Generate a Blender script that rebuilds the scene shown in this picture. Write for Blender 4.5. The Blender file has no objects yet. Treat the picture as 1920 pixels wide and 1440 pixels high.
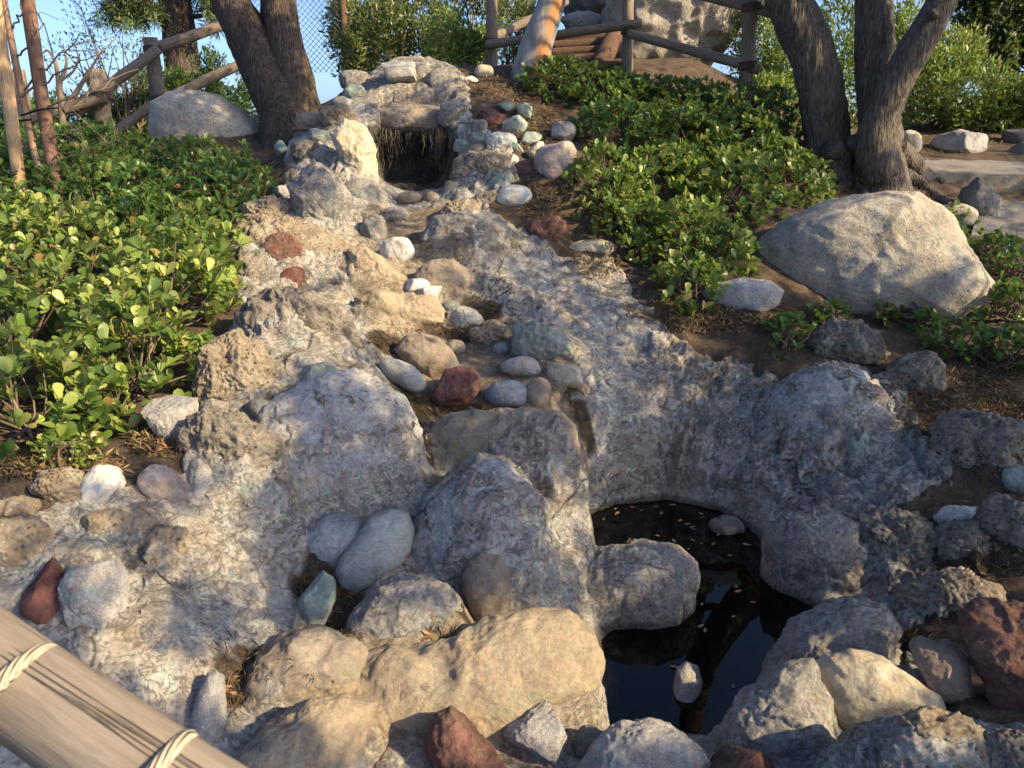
import bpy, bmesh, math, random
import numpy as np
from mathutils import Vector, Matrix

random.seed(7); RNG = np.random.default_rng(11)
scene = bpy.context.scene
COL = scene.collection
R_ = math.radians

# ------------------------------------------------------------------ camera
CAM_Z, PITCH, FPX = 2.3, R_(18.0), 1450.0      # focal length in pixels of a 1920 wide picture
cam_d = bpy.data.cameras.new("camera"); cam = bpy.data.objects.new("camera", cam_d); COL.objects.link(cam)
cam.location = (0, 0, CAM_Z); cam.rotation_euler = (math.pi/2 - PITCH, 0, 0)
cam_d.sensor_width = 36.0; cam_d.lens = FPX/1920*36.0
cam_d.clip_start = 0.05; cam_d.clip_end = 2000
cam_d.dof.use_dof = True; cam_d.dof.focus_distance = 4.6; cam_d.dof.aperture_fstop = 9.0
scene.camera = cam

# ------------------------------------------------------------------ sky, sun, exposure
SUN_DIR = np.array([0.84, -0.38, 0.0]); SUN_EL = R_(31.0)
SUN_DIR = SUN_DIR/np.linalg.norm(SUN_DIR)*math.cos(SUN_EL); SUN_DIR[2] = math.sin(SUN_EL)   # towards the sun
world = bpy.data.worlds.new("World"); scene.world = world; world.use_nodes = True
wn = world.node_tree.nodes; wl = world.node_tree.links
sky = wn.new("ShaderNodeTexSky"); sky.sky_type = 'NISHITA'; sky.sun_disc = False
sky.sun_elevation = SUN_EL; sky.sun_rotation = math.atan2(SUN_DIR[0], SUN_DIR[1])
sky.air_density = 0.6; sky.dust_density = 2.0; sky.ozone_density = 4.0
wn["Background"].inputs[1].default_value = 0.095
wl.new(sky.outputs[0], wn["Background"].inputs[0])
sun_d = bpy.data.lights.new("sun", 'SUN'); sun_d.energy = 3.45; sun_d.angle = R_(0.55); sun_d.color = (1.0, 0.79, 0.46)
sun = bpy.data.objects.new("sun", sun_d); COL.objects.link(sun)
sun.rotation_euler = Vector(-SUN_DIR).to_track_quat('-Z', 'Y').to_euler(); sun.location = (8, 0, 8)
vs = scene.view_settings; vs.view_transform = 'Standard'; vs.look = 'None'; vs.exposure = 1.66; vs.gamma = 1.0
scene.cycles.max_bounces = 5; scene.cycles.diffuse_bounces = 4; scene.cycles.glossy_bounces = 2; scene.cycles.transmission_bounces = 4; scene.cycles.use_denoising = True

# ------------------------------------------------------------------ picture <-> place
CP, SP = math.cos(PITCH), math.sin(PITCH)
CAMP = np.array([0, 0, CAM_Z]); RT = np.array([1., 0, 0]); UP = np.array([0, SP, CP]); FW = np.array([0, CP, -SP])
def ray(u, v): return RT*((u-960)/FPX) + UP*((720-v)/FPX) + FW
def PZ(u, v, zc): return CAMP + ray(u, v)*zc                       # point at camera depth zc
def PY(u, v, Y):
    d = ray(u, v); return CAMP + d*(Y/d[1])                          # point at ground distance Y
def depth_of(p): return float((np.asarray(p)-CAMP) @ FW)
def proj(p):
    q = np.asarray(p) - CAMP; z = q @ FW
    return 960 + FPX*(q @ RT)/z, 720 - FPX*(q @ UP)/z, z

# ------------------------------------------------------------------ numpy noise
def _h(ix, iy, iz, s):
    n = (ix*374761393 + iy*668265263 + iz*2147483647 + s*1274126177) & 0xFFFFFFFF
    n = ((n ^ (n >> 13))*1274126177) & 0xFFFFFFFF
    n = ((n ^ (n >> 16))*2246822519) & 0xFFFFFFFF
    return ((n ^ (n >> 15)) & 0xFFFFFF)/float(0x7FFFFF) - 1.0
def vn(p, s=0):
    f = np.floor(p); t = p - f; i = f.astype(np.int64); t = t*t*t*(t*(t*6-15)+10)
    x, y, z = i[:, 0], i[:, 1], i[:, 2]; tx, ty, tz = t[:, 0], t[:, 1], t[:, 2]
    def L(a, b, w): return a + (b-a)*w
    c = [[[_h(x+a, y+b, z+d, s) for d in (0, 1)] for b in (0, 1)] for a in (0, 1)]
    return L(L(L(c[0][0][0], c[1][0][0], tx), L(c[0][1][0], c[1][1][0], tx), ty),
             L(L(c[0][0][1], c[1][0][1], tx), L(c[0][1][1], c[1][1][1], tx), ty), tz)
ROT = np.array([[0.36, 0.48, -0.8], [-0.8, 0.6, 0.0], [0.48, 0.64, 0.6]])
def fbm(p, o=4, s=0, gain=0.5, ridged=False):
    r = np.zeros(len(p)); a = 1.0; q = p.copy()
    for k in range(o):
        n = vn(q + 17.3*k, s+k)
        r += a*((1-2*np.abs(n)) if ridged else n); a *= gain; q = (q @ ROT.T)*2.03
    return r
def worley(p, s=0):
    f = np.floor(p).astype(np.int64); best = np.full(len(p), 9.0)
    for a in (-1, 0, 1):
        for b in (-1, 0, 1):
            for c in (-1, 0, 1):
                x, y, z = f[:, 0]+a, f[:, 1]+b, f[:, 2]+c
                o = np.stack([_h(x, y, z, s+k)*0.5+0.5 for k in (1, 2, 3)], 1)
                best = np.minimum(best, np.linalg.norm(np.stack([x, y, z], 1)+o-p, axis=1))
    return best
def poly_sd(xy, poly):                                              # signed distance, negative inside
    poly = np.asarray(poly, float); d = np.full(len(xy), 1e9); ins = np.zeros(len(xy), bool)
    for k in range(len(poly)):
        a, b = poly[k], poly[(k+1) % len(poly)]; e = b-a; w = xy-a
        t = np.clip((w @ e)/max(e @ e, 1e-12), 0, 1)
        d = np.minimum(d, np.linalg.norm(w - t[:, None]*e, axis=1))
        c = ((a[1] > xy[:, 1]) != (b[1] > xy[:, 1]))
        ins ^= c & (xy[:, 0] < e[0]*(xy[:, 1]-a[1])/(e[1] if abs(e[1]) > 1e-12 else 1e-12) + a[0])
    return np.where(ins, -d, d)
def sstep(a, b, x):
    t = np.clip((x-a)/(b-a), 0, 1); return t*t*(3-2*t)

# ------------------------------------------------------------------ mesh helpers
def fast_mesh(name, V, F, attrs=None, smooth=True):
    """V (n,3); F (m,k) array of equal sized faces; attrs: name -> n floats."""
    me = bpy.data.meshes.new(name); V = np.ascontiguousarray(V, np.float32); F = np.ascontiguousarray(F, np.int32)
    m, k = F.shape
    me.vertices.add(len(V)); me.vertices.foreach_set("co", V.ravel())
    me.loops.add(m*k); me.loops.foreach_set("vertex_index", F.ravel())
    me.polygons.add(m); me.polygons.foreach_set("loop_start", np.arange(0, m*k, k, dtype=np.int32))
    try: me.polygons.foreach_set("loop_total", np.full(m, k, np.int32))
    except Exception: pass
    if smooth: me.polygons.foreach_set("use_smooth", np.ones(m, bool))
    for n_, a in (attrs or {}).items():
        at = me.attributes.new(n_, 'FLOAT', 'POINT'); at.data.foreach_set("value", np.ascontiguousarray(a, np.float32))
    me.update(calc_edges=True); me.validate(); return me
def link(name, me, mat=None, parent=None, loc=None):
    o = bpy.data.objects.new(name, me); COL.objects.link(o)
    if mat is not None and me is not None and not me.materials: me.materials.append(mat)
    if parent is not None: o.parent = parent
    if loc is not None: o.location = loc
    return o
def tag(o, label=None, cat=None, group=None, kind=None):
    if label: o["label"] = label
    if cat: o["category"] = cat
    if group: o["group"] = group
    if kind: o["kind"] = kind
    return o
def thing(name, label, cat, loc, group=None):
    o = bpy.data.objects.new(name, None); COL.objects.link(o); o.location = loc; o.empty_display_size = .1
    return tag(o, label, cat, group)
class MB:                                                            # collects pieces of geometry of ONE part
    def __init__(s): s.v, s.f, s.n, s.a = [], [], 0, []
    def add(s, V, F, a=0.5):
        V = np.asarray(V, float); s.v.append(V); s.a.append(np.full(len(V), a) if np.isscalar(a) else a)
        for q in F: s.f.append([i+s.n for i in q])
        s.n += len(V)
    def tube(s, pts, rad, seg=10, cap=True, rough=0.0, seed=0, a=0.5, ridge=0, flat=1.0):
        pts = np.asarray(pts, float); n = len(pts); rad = np.broadcast_to(np.asarray(rad, float), (n,)) if np.ndim(rad) else np.full(n, rad)
        T = np.gradient(pts, axis=0); T /= np.linalg.norm(T, axis=1)[:, None]+1e-12
        ref = np.array([0, 0, 1.]) if abs(T[0] @ [0, 0, 1]) < .9 else np.array([1., 0, 0])
        V = []; nrm = np.cross(T[0], ref); nrm /= np.linalg.norm(nrm)
        for i in range(n):
            nrm = nrm - T[i]*(nrm @ T[i]); nrm /= np.linalg.norm(nrm); b = np.cross(T[i], nrm)
            th = np.arange(seg)/seg*2*math.pi
            r = rad[i]*np.ones(seg)
            V.append(pts[i] + (np.cos(th)*r)[:, None]*nrm + (np.sin(th)*r*flat)[:, None]*b)
        V = np.concatenate(V)
        if rough:
            c = np.repeat(pts, seg, 0); d = V-c; q = V*np.array([6., 6., 2.5])
            k = 1 + rough*fbm(q, 3, seed)
            if ridge: k = k + ridge*fbm(V*np.array([22., 22., 3.5]), 2, seed+5, ridged=True)
            V = c + d*k[:, None]
        F = [[i*seg+j, i*seg+(j+1) % seg, (i+1)*seg+(j+1) % seg, (i+1)*seg+j] for i in range(n-1) for j in range(seg)]
        if cap: F += [list(range(seg-1, -1, -1)), [(n-1)*seg+j for j in range(seg)]]
        s.add(V, F, a)
    def box(s, c, size, rot=None, jit=0.0, a=0.5):
        V = np.array([[x, y, z] for x in (-.5, .5) for y in (-.5, .5) for z in (-.5, .5)])*np.asarray(size, float)
        if jit: V += RNG.normal(0, jit, V.shape)
        if rot is not None: V = V @ np.array(rot.to_3x3()).T
        s.add(V + np.asarray(c), [[0, 1, 3, 2], [4, 6, 7, 5], [0, 4, 5, 1], [2, 3, 7, 6], [0, 2, 6, 4], [1, 5, 7, 3]], a)
    def build(s, name, mat, parent=None, smooth=True, origin=None):
        V = np.concatenate(s.v); o_ = np.zeros(3) if origin is None else np.asarray(origin)
        me = bpy.data.meshes.new(name); me.from_pydata((V-o_).tolist(), [], s.f)
        if smooth: me.polygons.foreach_set("use_smooth", np.ones(len(me.polygons), bool))
        at = me.attributes.new("var", 'FLOAT', 'POINT'); at.data.foreach_set("value", np.concatenate(s.a).astype(np.float32))
        me.update()
        return link(name, me, mat, parent, None if origin is None else tuple(o_))
def spline(pts, n):                                                  # Catmull-Rom through points
    P = np.asarray(pts, float); P = np.vstack([2*P[0]-P[1], P, 2*P[-1]-P[-2]]); m = len(P)-3
    t = np.linspace(0, m-1e-6, n); i = t.astype(int); f = (t-i)[:, None]
    a, b, c, d = P[i], P[i+1], P[i+2], P[i+3]
    return .5*((2*b)+(c-a)*f+(2*a-5*b+4*c-d)*f*f+(3*b-a-3*c+d)*f**3)

# ------------------------------------------------------------------ materials
class NT:
    def __init__(s, name):
        s.m = bpy.data.materials.new(name); s.m.use_nodes = True; s.t = s.m.node_tree; s.b = s.t.nodes["Principled BSDF"]
    def n(s, typ, ins=None, **kw):
        q = s.t.nodes.new(typ)
        for k, v in kw.items(): setattr(q, k, v)
        for k, v in (ins or {}).items():
            if hasattr(v, 'links'): s.t.links.new(v, q.inputs[k])
            else: q.inputs[k].default_value = v
        return q
    def co(s, scale=(1, 1, 1), rnd=True, kind='Object'):
        tc = s.n("ShaderNodeTexCoord"); mp = s.n("ShaderNodeMapping", {0: tc.outputs[kind], 3: scale})
        if rnd:
            oi = s.n("ShaderNodeObjectInfo"); mu = s.n("ShaderNodeMath", {0: oi.outputs["Random"], 1: 37.0}, operation='MULTIPLY')
            cb = s.n("ShaderNodeCombineXYZ", {0: mu.outputs[0], 1: mu.outputs[0], 2: mu.outputs[0]})
            s.t.links.new(cb.outputs[0], mp.inputs[1])
        return mp.outputs[0]
    def noise(s, co, scale, detail=6, rough=.55, dist=0.0):
        return s.n("ShaderNodeTexNoise", {"Vector": co, "Scale": scale, "Detail": detail, "Roughness": rough, "Distortion": dist}).outputs[0]
    def vor(s, co, scale, feature='F1'):
        return s.n("ShaderNodeTexVoronoi", {"Vector": co, "Scale": scale}, feature=feature).outputs[0]
    def ramp(s, fac, stops, interp='LINEAR'):
        r = s.n("ShaderNodeValToRGB", {0: fac}); e = r.color_ramp.elements; r.color_ramp.interpolation = interp
        while len(e) > 1: e.remove(e[-1])
        e[0].position = stops[0][0]; e[0].color = c4(stops[0][1])
        for p, c in stops[1:]: x = e.new(p); x.color = c4(c)
        return r.outputs[0]
    def mix(s, f, a, b, mode='MIX'):
        q = s.n("ShaderNodeMix", data_type='RGBA', blend_type=mode)
        for k, v in ((0, f), (6, a), (7, b)):
            if hasattr(v, 'links'): s.t.links.new(v, q.inputs[k])
            else: q.inputs[k].default_value = c4(v) if k else v
        return q.outputs[2]
    def math(s, op, a, b=0.0):
        return s.n("ShaderNodeMath", {0: a, 1: b}, operation=op).outputs[0]
    def attr(s, name): return s.n("ShaderNodeAttribute", attribute_name=name).outputs["Fac"]
    def bump(s, hgt, dist, strength=1.0, prev=None):
        ins = {"Height": hgt, "Distance": dist, "Strength": strength}
        if prev is not None: ins["Normal"] = prev
        return s.n("ShaderNodeBump", ins).outputs[0]
    def done(s, col, rough=.85, normal=None, spec=.3):
        for k, v in (("Base Color", col), ("Roughness", rough), ("Specular IOR Level", spec)):
            if hasattr(v, 'links'): s.t.links.new(v, s.b.inputs[k])
            else: s.b.inputs[k].default_value = c4(v) if k == "Base Color" else v
        if normal is not None: s.t.links.new(normal, s.b.inputs["Normal"])
        return s.m
def c4(c): return (c[0], c[1], c[2], 1.0) if hasattr(c, '__len__') else (c, c, c, 1.0)

def crevices(t, co, col, nb, k):
    w = t.noise(co, 7.5, 7, .62, 1.6); f = t.ramp(w, [(.478, 0.), (.497, 1.), (.503, 1.), (.522, 0.)]); w2 = t.noise(co, 19, 6, .6, 1.2); f2 = t.ramp(w2, [(.47, 0.), (.497, .8), (.503, .8), (.53, 0.)])
    m = t.ramp(t.noise(co, 3.1, 4, .6), [(.42, 0.), (.58, 1.)]); m2 = t.ramp(t.noise(co, 4.3, 4, .6), [(.46, 0.), (.60, 1.)])
    g = t.math('ADD', t.math('MULTIPLY', f, m), t.math('MULTIPLY', f2, m2)); g = t.math('MINIMUM', g, 1.0)
    col = t.mix(t.math('MULTIPLY', g, .42*k), col, (.08, .07, .06)); return col, t.bump(t.math('MULTIPLY', g, -1.0), .026*k, 1.0, nb)
def rock_mat(name, dark, mid, light, scale=7, speck=0.0, stripe=0.0, pit=0.0, crack=0.0, rough=.85, bump=.006, accent=.55):
    t = NT(name); co = t.co()
    big = t.noise(co, scale, 8, .62, .6)
    col = t.ramp(big, [(.28, dark), (.48, mid), (.68, light)])
    hgt = t.noise(co, scale*7, 8, .68)
    f = t.ramp(t.noise(co, 9, 7, .68, 1.0), [(.50, 0.0), (.64, accent)]); col = t.mix(f, col, (.20, .165, .125))
    if stripe:
        cs = t.co((1.0, 2.2, 9.0)); w = t.noise(cs, scale*1.3, 4, .6, .8)
        f = t.ramp(w, [(.35, 0.), (.5, .55), (.56, 0.05), (.64, .9), (.7, .1)]); f2 = t.math('MULTIPLY', f, stripe)
        col = t.mix(f2, col, [min(1, c*1.6) for c in light])
    if speck:
        sp = t.noise(co, 210, 3, .7); f = t.ramp(sp, [(.40, 1.), (.47, 0.), (.56, 0.), (.64, 1.)])
        dk = t.ramp(sp, [(.5, [c*.35 for c in dark]), (.52, [min(.85, c*1.5) for c in light])])
        col = t.mix(t.math('MULTIPLY', f, speck), col, dk)
    fine = t.noise(co, 42, 9, .78); gn = bump/.012 if bump < .012 else 1.0
    lo, hi = 1-.48*gn, 1+.38*gn
    col = t.mix(.9, col, t.ramp(fine, [(.34, lo), (.5, 1.0), (.66, hi)]), 'MULTIPLY')
    hue = t.noise(co, 13, 4, .6, .5); col = t.mix(.8, col, t.ramp(hue, [(.36, (1.06, .98, .90)), (.47, (1.0, .975, 1.03)), (.56, (.98, .98, .98)), (.66, (.90, 1.04, 1.02))]), 'MULTIPLY')
    nb = t.bump(hgt, bump*2.2)
    if pit:
        v = t.vor(co, 38); w = t.noise(co, 12, 3); m = t.ramp(w, [(.42, 0.), (.58, 1.)])
        p = t.math('MULTIPLY', t.ramp(v, [(.12, 1.), (.38, 0.)]), m)
        col = t.mix(t.math('MULTIPLY', p, .8*pit), col, [c*.30 for c in dark])
        nb = t.bump(t.math('MULTIPLY', p, -1.0), .012*pit, 1.0, nb)
    if crack:
        e = t.vor(t.noise_vec(co) if hasattr(t, 'noise_vec') else co, 6, 'DISTANCE_TO_EDGE')
        f = t.ramp(e, [(.0, 1.), (.03, 0.)]); m = t.ramp(t.noise(co, 4, 2), [(.5, 0.), (.6, 1.)]); f = t.math('MULTIPLY', f, m)
        nb = t.bump(t.math('MULTIPLY', f, -1.0), .01*crack, 1.0, nb)
    if crack:
        col, nb = crevices(t, co, col, nb, crack)
    nb = t.bump(fine, .004+bump*.45, 1.0, nb)
    return t.done(col, rough, nb)
M = {}
M['concrete'] = rock_mat('crusted_concrete', (.29, .27, .245), (.40, .38, .35), (.52, .50, .475), 9, bump=.020, accent=.35, crack=.6, pit=.5)
M['pale'] = rock_mat('pale_crusted_concrete', (.42, .41, .405), (.54, .53, .525), (.66, .65, .645), 9, bump=.016, crack=.4, accent=.25, pit=.3)
M['tan'] = rock_mat('tan_concrete', (.25, .20, .14), (.335, .27, .19), (.42, .345, .25), 5, bump=.008)
M['brownbed'] = rock_mat('brown_concrete', (.17, .14, .11), (.24, .20, .16), (.31, .265, .21), 5, bump=.006)
M['tufa'] = rock_mat('grey_tufa', (.13, .11, .09), (.27, .24, .20), (.46, .41, .34), 9, pit=1.0, bump=.014)
M['tufatan'] = rock_mat('tan_tufa', (.19, .15, .105), (.36, .29, .21), (.54, .46, .35), 9, pit=1.0, bump=.014)
M['granite'] = rock_mat('grey_granite', (.22, .21, .20), (.33, .32, .31), (.43, .42, .40), 8, speck=.38)
M['blue'] = rock_mat('blue_granite', (.16, .175, .20), (.25, .27, .30), (.36, .38, .41), 8, speck=.4)
M['white'] = rock_mat('pale_stone', (.33, .32, .30), (.50, .485, .45), (.66, .64, .60), 7, stripe=.3, bump=.005)
M['striped'] = rock_mat('striped_schist', (.20, .205, .195), (.30, .305, .29), (.40, .40, .38), 6, stripe=.55, bump=.004)
M['green'] = rock_mat('green_serpentine', (.16, .205, .18), (.27, .325, .285), (.42, .465, .41), 8, bump=.006)
M['greengrey'] = rock_mat('green_grey_stone', (.15, .175, .155), (.245, .265, .235), (.35, .365, .325), 7, bump=.007, speck=.25)
M['red'] = rock_mat('red_lava_rock', (.085, .042, .035), (.165, .078, .062), (.26, .135, .105), 8, pit=.5, bump=.010)
M['darkred'] = rock_mat('dark_red_rock', (.085, .035, .032), (.16, .065, .055), (.24, .11, .09), 8, bump=.008)
M['brown'] = rock_mat('brown_stone', (.135, .105, .08), (.22, .175, .135), (.32, .26, .20), 7, stripe=.2, bump=.006)
M['cream'] = rock_mat('cream_stone', (.38, .32, .23), (.52, .45, .33), (.62, .56, .44), 7, bump=.006)
M['boulder'] = rock_mat('sandy_boulder', (.25, .225, .185), (.37, .34, .29), (.48, .45, .39), 3.5, pit=.4, bump=.011, accent=.3)
M['slate'] = rock_mat('dark_slate_rock', (.09, .09, .09), (.16, .16, .16), (.25, .245, .24), 7, bump=.008)
M['pink'] = rock_mat('pinkish_rock', (.25, .20, .18), (.37, .30, .275), (.48, .41, .38), 8, bump=.008, speck=.3)

M['stepstone'] = rock_mat('step_stone', (.12, .11, .098), (.18, .168, .152), (.24, .225, .205), 5, bump=.006)
# ------------------------------------------------------------------ the lie of the land: heights through surveyed points
SURV = [ # picture column, row, ground distance
(-100,1440,1.9),(300,1440,2.05),(600,1440,2.1),(900,1440,2.12),(1150,1440,2.2),(1400,1440,2.1),(1700,1440,1.95),(1950,1440,1.85),
(0,900,2.75),(150,870,2.95),(0,1000,2.55),(150,1000,2.6),(300,930,2.9),(300,1050,2.65),(150,1120,2.35),(300,1200,2.35),(420,1000,2.95),
(430,1130,2.65),(350,1300,2.25),(420,1390,2.12),(520,1100,2.88),(520,1200,2.62),(480,1300,2.38),(440,1250,2.42),(620,1150,2.85),(700,1250,2.55),(600,1330,2.35),
(560,900,3.3),(480,870,3.25),(450,720,3.7),(600,700,3.8),(700,750,3.8),(760,820,3.7),(750,900,3.6),(650,900,3.45),(650,980,3.2),(770,960,3.4),(580,1020,3.1),(660,1085,3.05),(600,1075,3.02),(780,1060,3.1),(860,1180,2.8),(980,1200,2.75),
(900,830,4.0),(900,780,4.15),(1030,780,4.2),(820,780,4.1),(1050,860,3.95),(1075,930,3.8),(960,870,3.85),(900,900,3.75),
(900,760,4.25),(900,700,4.6),(780,720,4.45),(1080,740,4.45),(900,650,5.0),(740,650,4.72),(1100,680,4.85),
(750,600,5.2),(750,540,5.5),(800,560,5.4),(850,610,5.2),(720,490,5.8),(880,560,5.45),(850,500,5.9),(760,450,6.3),(860,440,6.4),
(780,400,6.8),(770,365,7.1),(770,355,7.35),(720,380,6.95),(830,375,7.0),
(770,215,8.0),(760,195,8.15),(720,150,8.8),(750,110,9.5),(830,190,8.3),(700,215,8.0),
(960,400,6.7),(1050,470,6.25),(1160,460,6.45),(1180,520,6.0),(1270,590,5.5),(1400,610,5.4),(1480,680,5.1),(1740,700,5.0),(1900,740,4.8),(1850,830,4.4),(1700,780,4.7),
(900,470,6.2),(950,530,5.75),(1000,590,5.4),(1100,620,5.2),(1150,700,5.0),(1120,760,4.7),(1150,850,4.62),(1250,900,4.66),(1200,750,4.9),(1300,780,4.88),(1350,870,4.65),(1300,650,5.3),(1420,750,4.92),(1500,850,4.5),
(1600,750,4.75),(1600,850,4.45),(1500,950,4.15),(1650,950,4.0),(1750,950,3.9),(1880,950,3.8),(1650,1050,3.55),(1610,1120,3.35),(1700,1150,3.15),(1520,1190,3.1),(1600,1250,2.78),(1460,1330,2.55),(1500,1430,2.15),(1750,1200,2.85),(1900,1100,3.05),(1900,1300,2.3),(1110,1120,3.2),(1090,1050,3.4),
(100,860,3.1),(280,820,3.3),(380,780,3.5),(520,300,8.0),(540,240,8.7),
(520,430,6.0),(480,480,5.6),(620,480,5.9),(650,560,5.35),(500,560,4.9),(560,620,4.6),(680,640,4.62),(440,600,4.5),
(600,270,7.5),(640,330,7.15),(690,300,7.4),(700,400,6.75),(560,350,6.9),(640,200,8.2),(680,180,8.5),
(885,300,7.4),(900,220,7.95),(1000,300,7.25),(1050,330,6.95),(1060,400,6.65),(960,200,8.2),(880,150,8.9),(1000,170,8.7),
(1100,140,9.0),(1400,205,8.6),(1300,500,6.1),(1600,590,5.9),(1850,600,5.7),(1600,330,8.0),(1530,290,8.3),(1700,380,7.5),(1880,420,7.3),(1900,475,6.8),(1820,325,8.3),(1780,280,9.2),(1500,235,9.5),(1300,110,10.5),(1900,520,6.2)]
WPT = [(-2.6,4.5,1.18),(-2.9,6.2,1.5),(-4,5,1.35),(-2.3,7.2,1.85),(-4,8,2.0),(-6,3,1.2),(-6,6,1.7),(-6,10,2.15),(-3,10,2.4),(-3.5,9,2.25),(-1.6,10,2.75),(-6,14,1.9),(-2,13,2.4),(0,14,2.9),(5,14,2.5),(8,10,2.5),(8,6,1.6),(7,3,.8),(5,2,.6),(4,1,.5),
 (-4,1.5,.9),(-2,.8,.6),(0,.8,.3),(2,.8,.4),(0,0,.6),(-4,-2,.6),(4,-2,.6),(0,-3,.6),(12,20,1.6),(-12,20,1.3),(0,26,1.5),(14,5,1.2),(-14,5,1.2),
 (1.3,7.1,1.68),(2.1,7.5,1.9),(2.5,6.6,1.45),(1.5,8.4,2.35),(2.9,7.6,1.75),(3.0,9.2,2.45),(-.93,7.75,1.80),(-.72,7.75,1.80),(-1.1,7.75,1.82),(-.9,7.98,2.44),(-1.12,7.98,2.42),(-.68,7.98,2.44)]
CT = np.array([PY(*s) for s in SURV] + [np.array(w, float) for w in WPT])
_c = 0.10
def _phi(a, b):
    d = a[:, None, :]-b[None, :, :]; return -np.sqrt((d**2).sum(-1)+_c*_c)
_n = len(CT); _A = np.zeros((_n+3, _n+3)); _A[:_n, :_n] = _phi(CT[:, :2], CT[:, :2]) + np.eye(_n)*0.02
_A[:_n, _n] = 1; _A[:_n, _n+1:] = CT[:, :2]; _A[_n:, :_n] = _A[:_n, _n:].T
_w = np.linalg.solve(_A, np.concatenate([CT[:, 2], np.zeros(3)]))
POOL_PX = [(1105,965),(1150,945),(1250,935),(1350,955),(1420,1000),(1440,1030),(1462,1060),(1520,1085),(1560,1115),(1540,1140),(1500,1180),(1450,1240),(1420,1290),(1380,1340),(1330,1385),(1200,1380),(1090,1365),(1065,1330),(1105,1285),(1130,1240),(1128,1200),(1150,1178),(1160,1110),(1118,1040)]
POOL = np.array([(CAMP + ray(u, v)*(-CAM_Z/ray(u, v)[2]))[:2] for u, v in POOL_PX])
def H0(xy):
    xy = np.asarray(xy, float).reshape(-1, 2); out = np.empty(len(xy))
    for i in range(0, len(xy), 40000):
        q = xy[i:i+40000]; out[i:i+40000] = _phi(q, CT[:, :2]) @ _w[:_n] + _w[_n] + q @ _w[_n+1:]
    r = np.linalg.norm(xy, axis=1); f = sstep(16, 30, r); out = out*(1-f) + 1.2*f
    near = (np.abs(xy[:, 0]-1.2) < 2.2) & (np.abs(xy[:, 1]-3.5) < 2.2)
    sd = np.full(len(xy), 9.0); sd[near] = poly_sd(xy[near], POOL)
    dry = np.maximum(out, .035 + .0*out); k = sstep(.0, .12, sd)
    out = np.where(sd > 0, np.where(sd < .3, (.012 + (dry-.012)*sstep(-.03, .22, sd)), np.maximum(out, .03)), -.42*sstep(0.02, -.22, sd) + .012*sstep(-.02, 0, sd))
    cv = (xy[:, 0] > CAVE[0]) & (xy[:, 0] < CAVE[1]) & (xy[:, 1] > 7.25) & (xy[:, 1] < CAVE[2])
    if cv.any():
        e = np.minimum(np.minimum(xy[:, 0]-CAVE[0], CAVE[1]-xy[:, 0]), CAVE[2]-xy[:, 1]); out = np.where(cv, out + (np.minimum(out, 1.80)-out)*sstep(0, .04, e)*sstep(7.25, 7.5, xy[:, 1]), out)
    return out
CAVE = (-1.34, -.58, 8.5)
FASTZ = [None]
def HF(xy):                                                          # the same heights read back from the finished grid
    xy = np.asarray(xy, float).reshape(-1, 2); r = np.hypot(xy[:, 0], xy[:, 1]); a = np.arctan2(xy[:, 0], xy[:, 1])
    i = np.interp(r, rad, np.arange(len(rad))); j = np.interp(a, half, np.arange(len(half)))
    i0 = np.clip(i.astype(int), 0, len(rad)-2); j0 = np.clip(j.astype(int), 0, len(half)-2); fi, fj = i-i0, j-j0; g = FASTZ[0]
    return (g[i0, j0]*(1-fj)+g[i0, j0+1]*fj)*(1-fi) + (g[i0+1, j0]*(1-fj)+g[i0+1, j0+1]*fj)*fi
def H(x, y): return float((HF if FASTZ[0] is not None else H0)([[x, y]])[0])
def hit(u, v, lo=1.2, hi=14.0, n=700):
    d = ray(u, v); t = np.linspace(lo, hi, n)/d[1]; p = CAMP + d*t[:, None]
    b = p[:, 2] < np.maximum((HF if FASTZ[0] is not None else H0)(p[:, :2]), 0)
    return p[np.argmax(b)] if b.any() else p[-1]

CONC_PX = [(-300,1440),(-250,1000),(-60,955),(60,925),(160,895),(300,868),(380,850),(335,770),(370,690),(430,630),(445,570),(440,505),(390,480),(450,395),(530,365),(520,305),(560,225),(630,195),(640,135),(680,105),(800,112),(880,150),(885,195),(930,255),(1000,335),(935,395),(1000,440),(1045,485),(1160,478),(1185,525),(1265,590),(1300,625),(1420,650),(1480,695),(1560,680),(1640,690),(1720,715),(1740,770),(1760,830),(1800,900),(1760,935),(1720,960),(1850,1060),(1880,1120),(1800,1190),(1750,1200),(1800,1330),(1950,1340),(2300,1440)]
def to_xy(px): return np.array([hit(u, v)[:2] for u, v in px])
CONC = np.vstack([to_xy(CONC_PX[1:-1]), [(2.2, 1.2), (0, .9), (-2.2, 1.0)]])
BED = to_xy([(800,800),(765,745),(725,690),(705,610),(665,475),(700,405),(850,385),(860,450),(900,560),(1000,640),(1095,705),(1110,770),(1080,930),(1000,875),(820,865)])
LOBE = to_xy([(560,1440),(600,1330),(690,1215),(850,1180),(960,1150),(1060,1155),(1115,1200),(1110,1290),(1000,1400),(900,1440)])

TROUGH = to_xy([(655,452),(700,465),(740,500),(790,525),(835,560),(840,600),(880,625),(800,640),(730,655),(700,630),(690,590),(665,540)])
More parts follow.
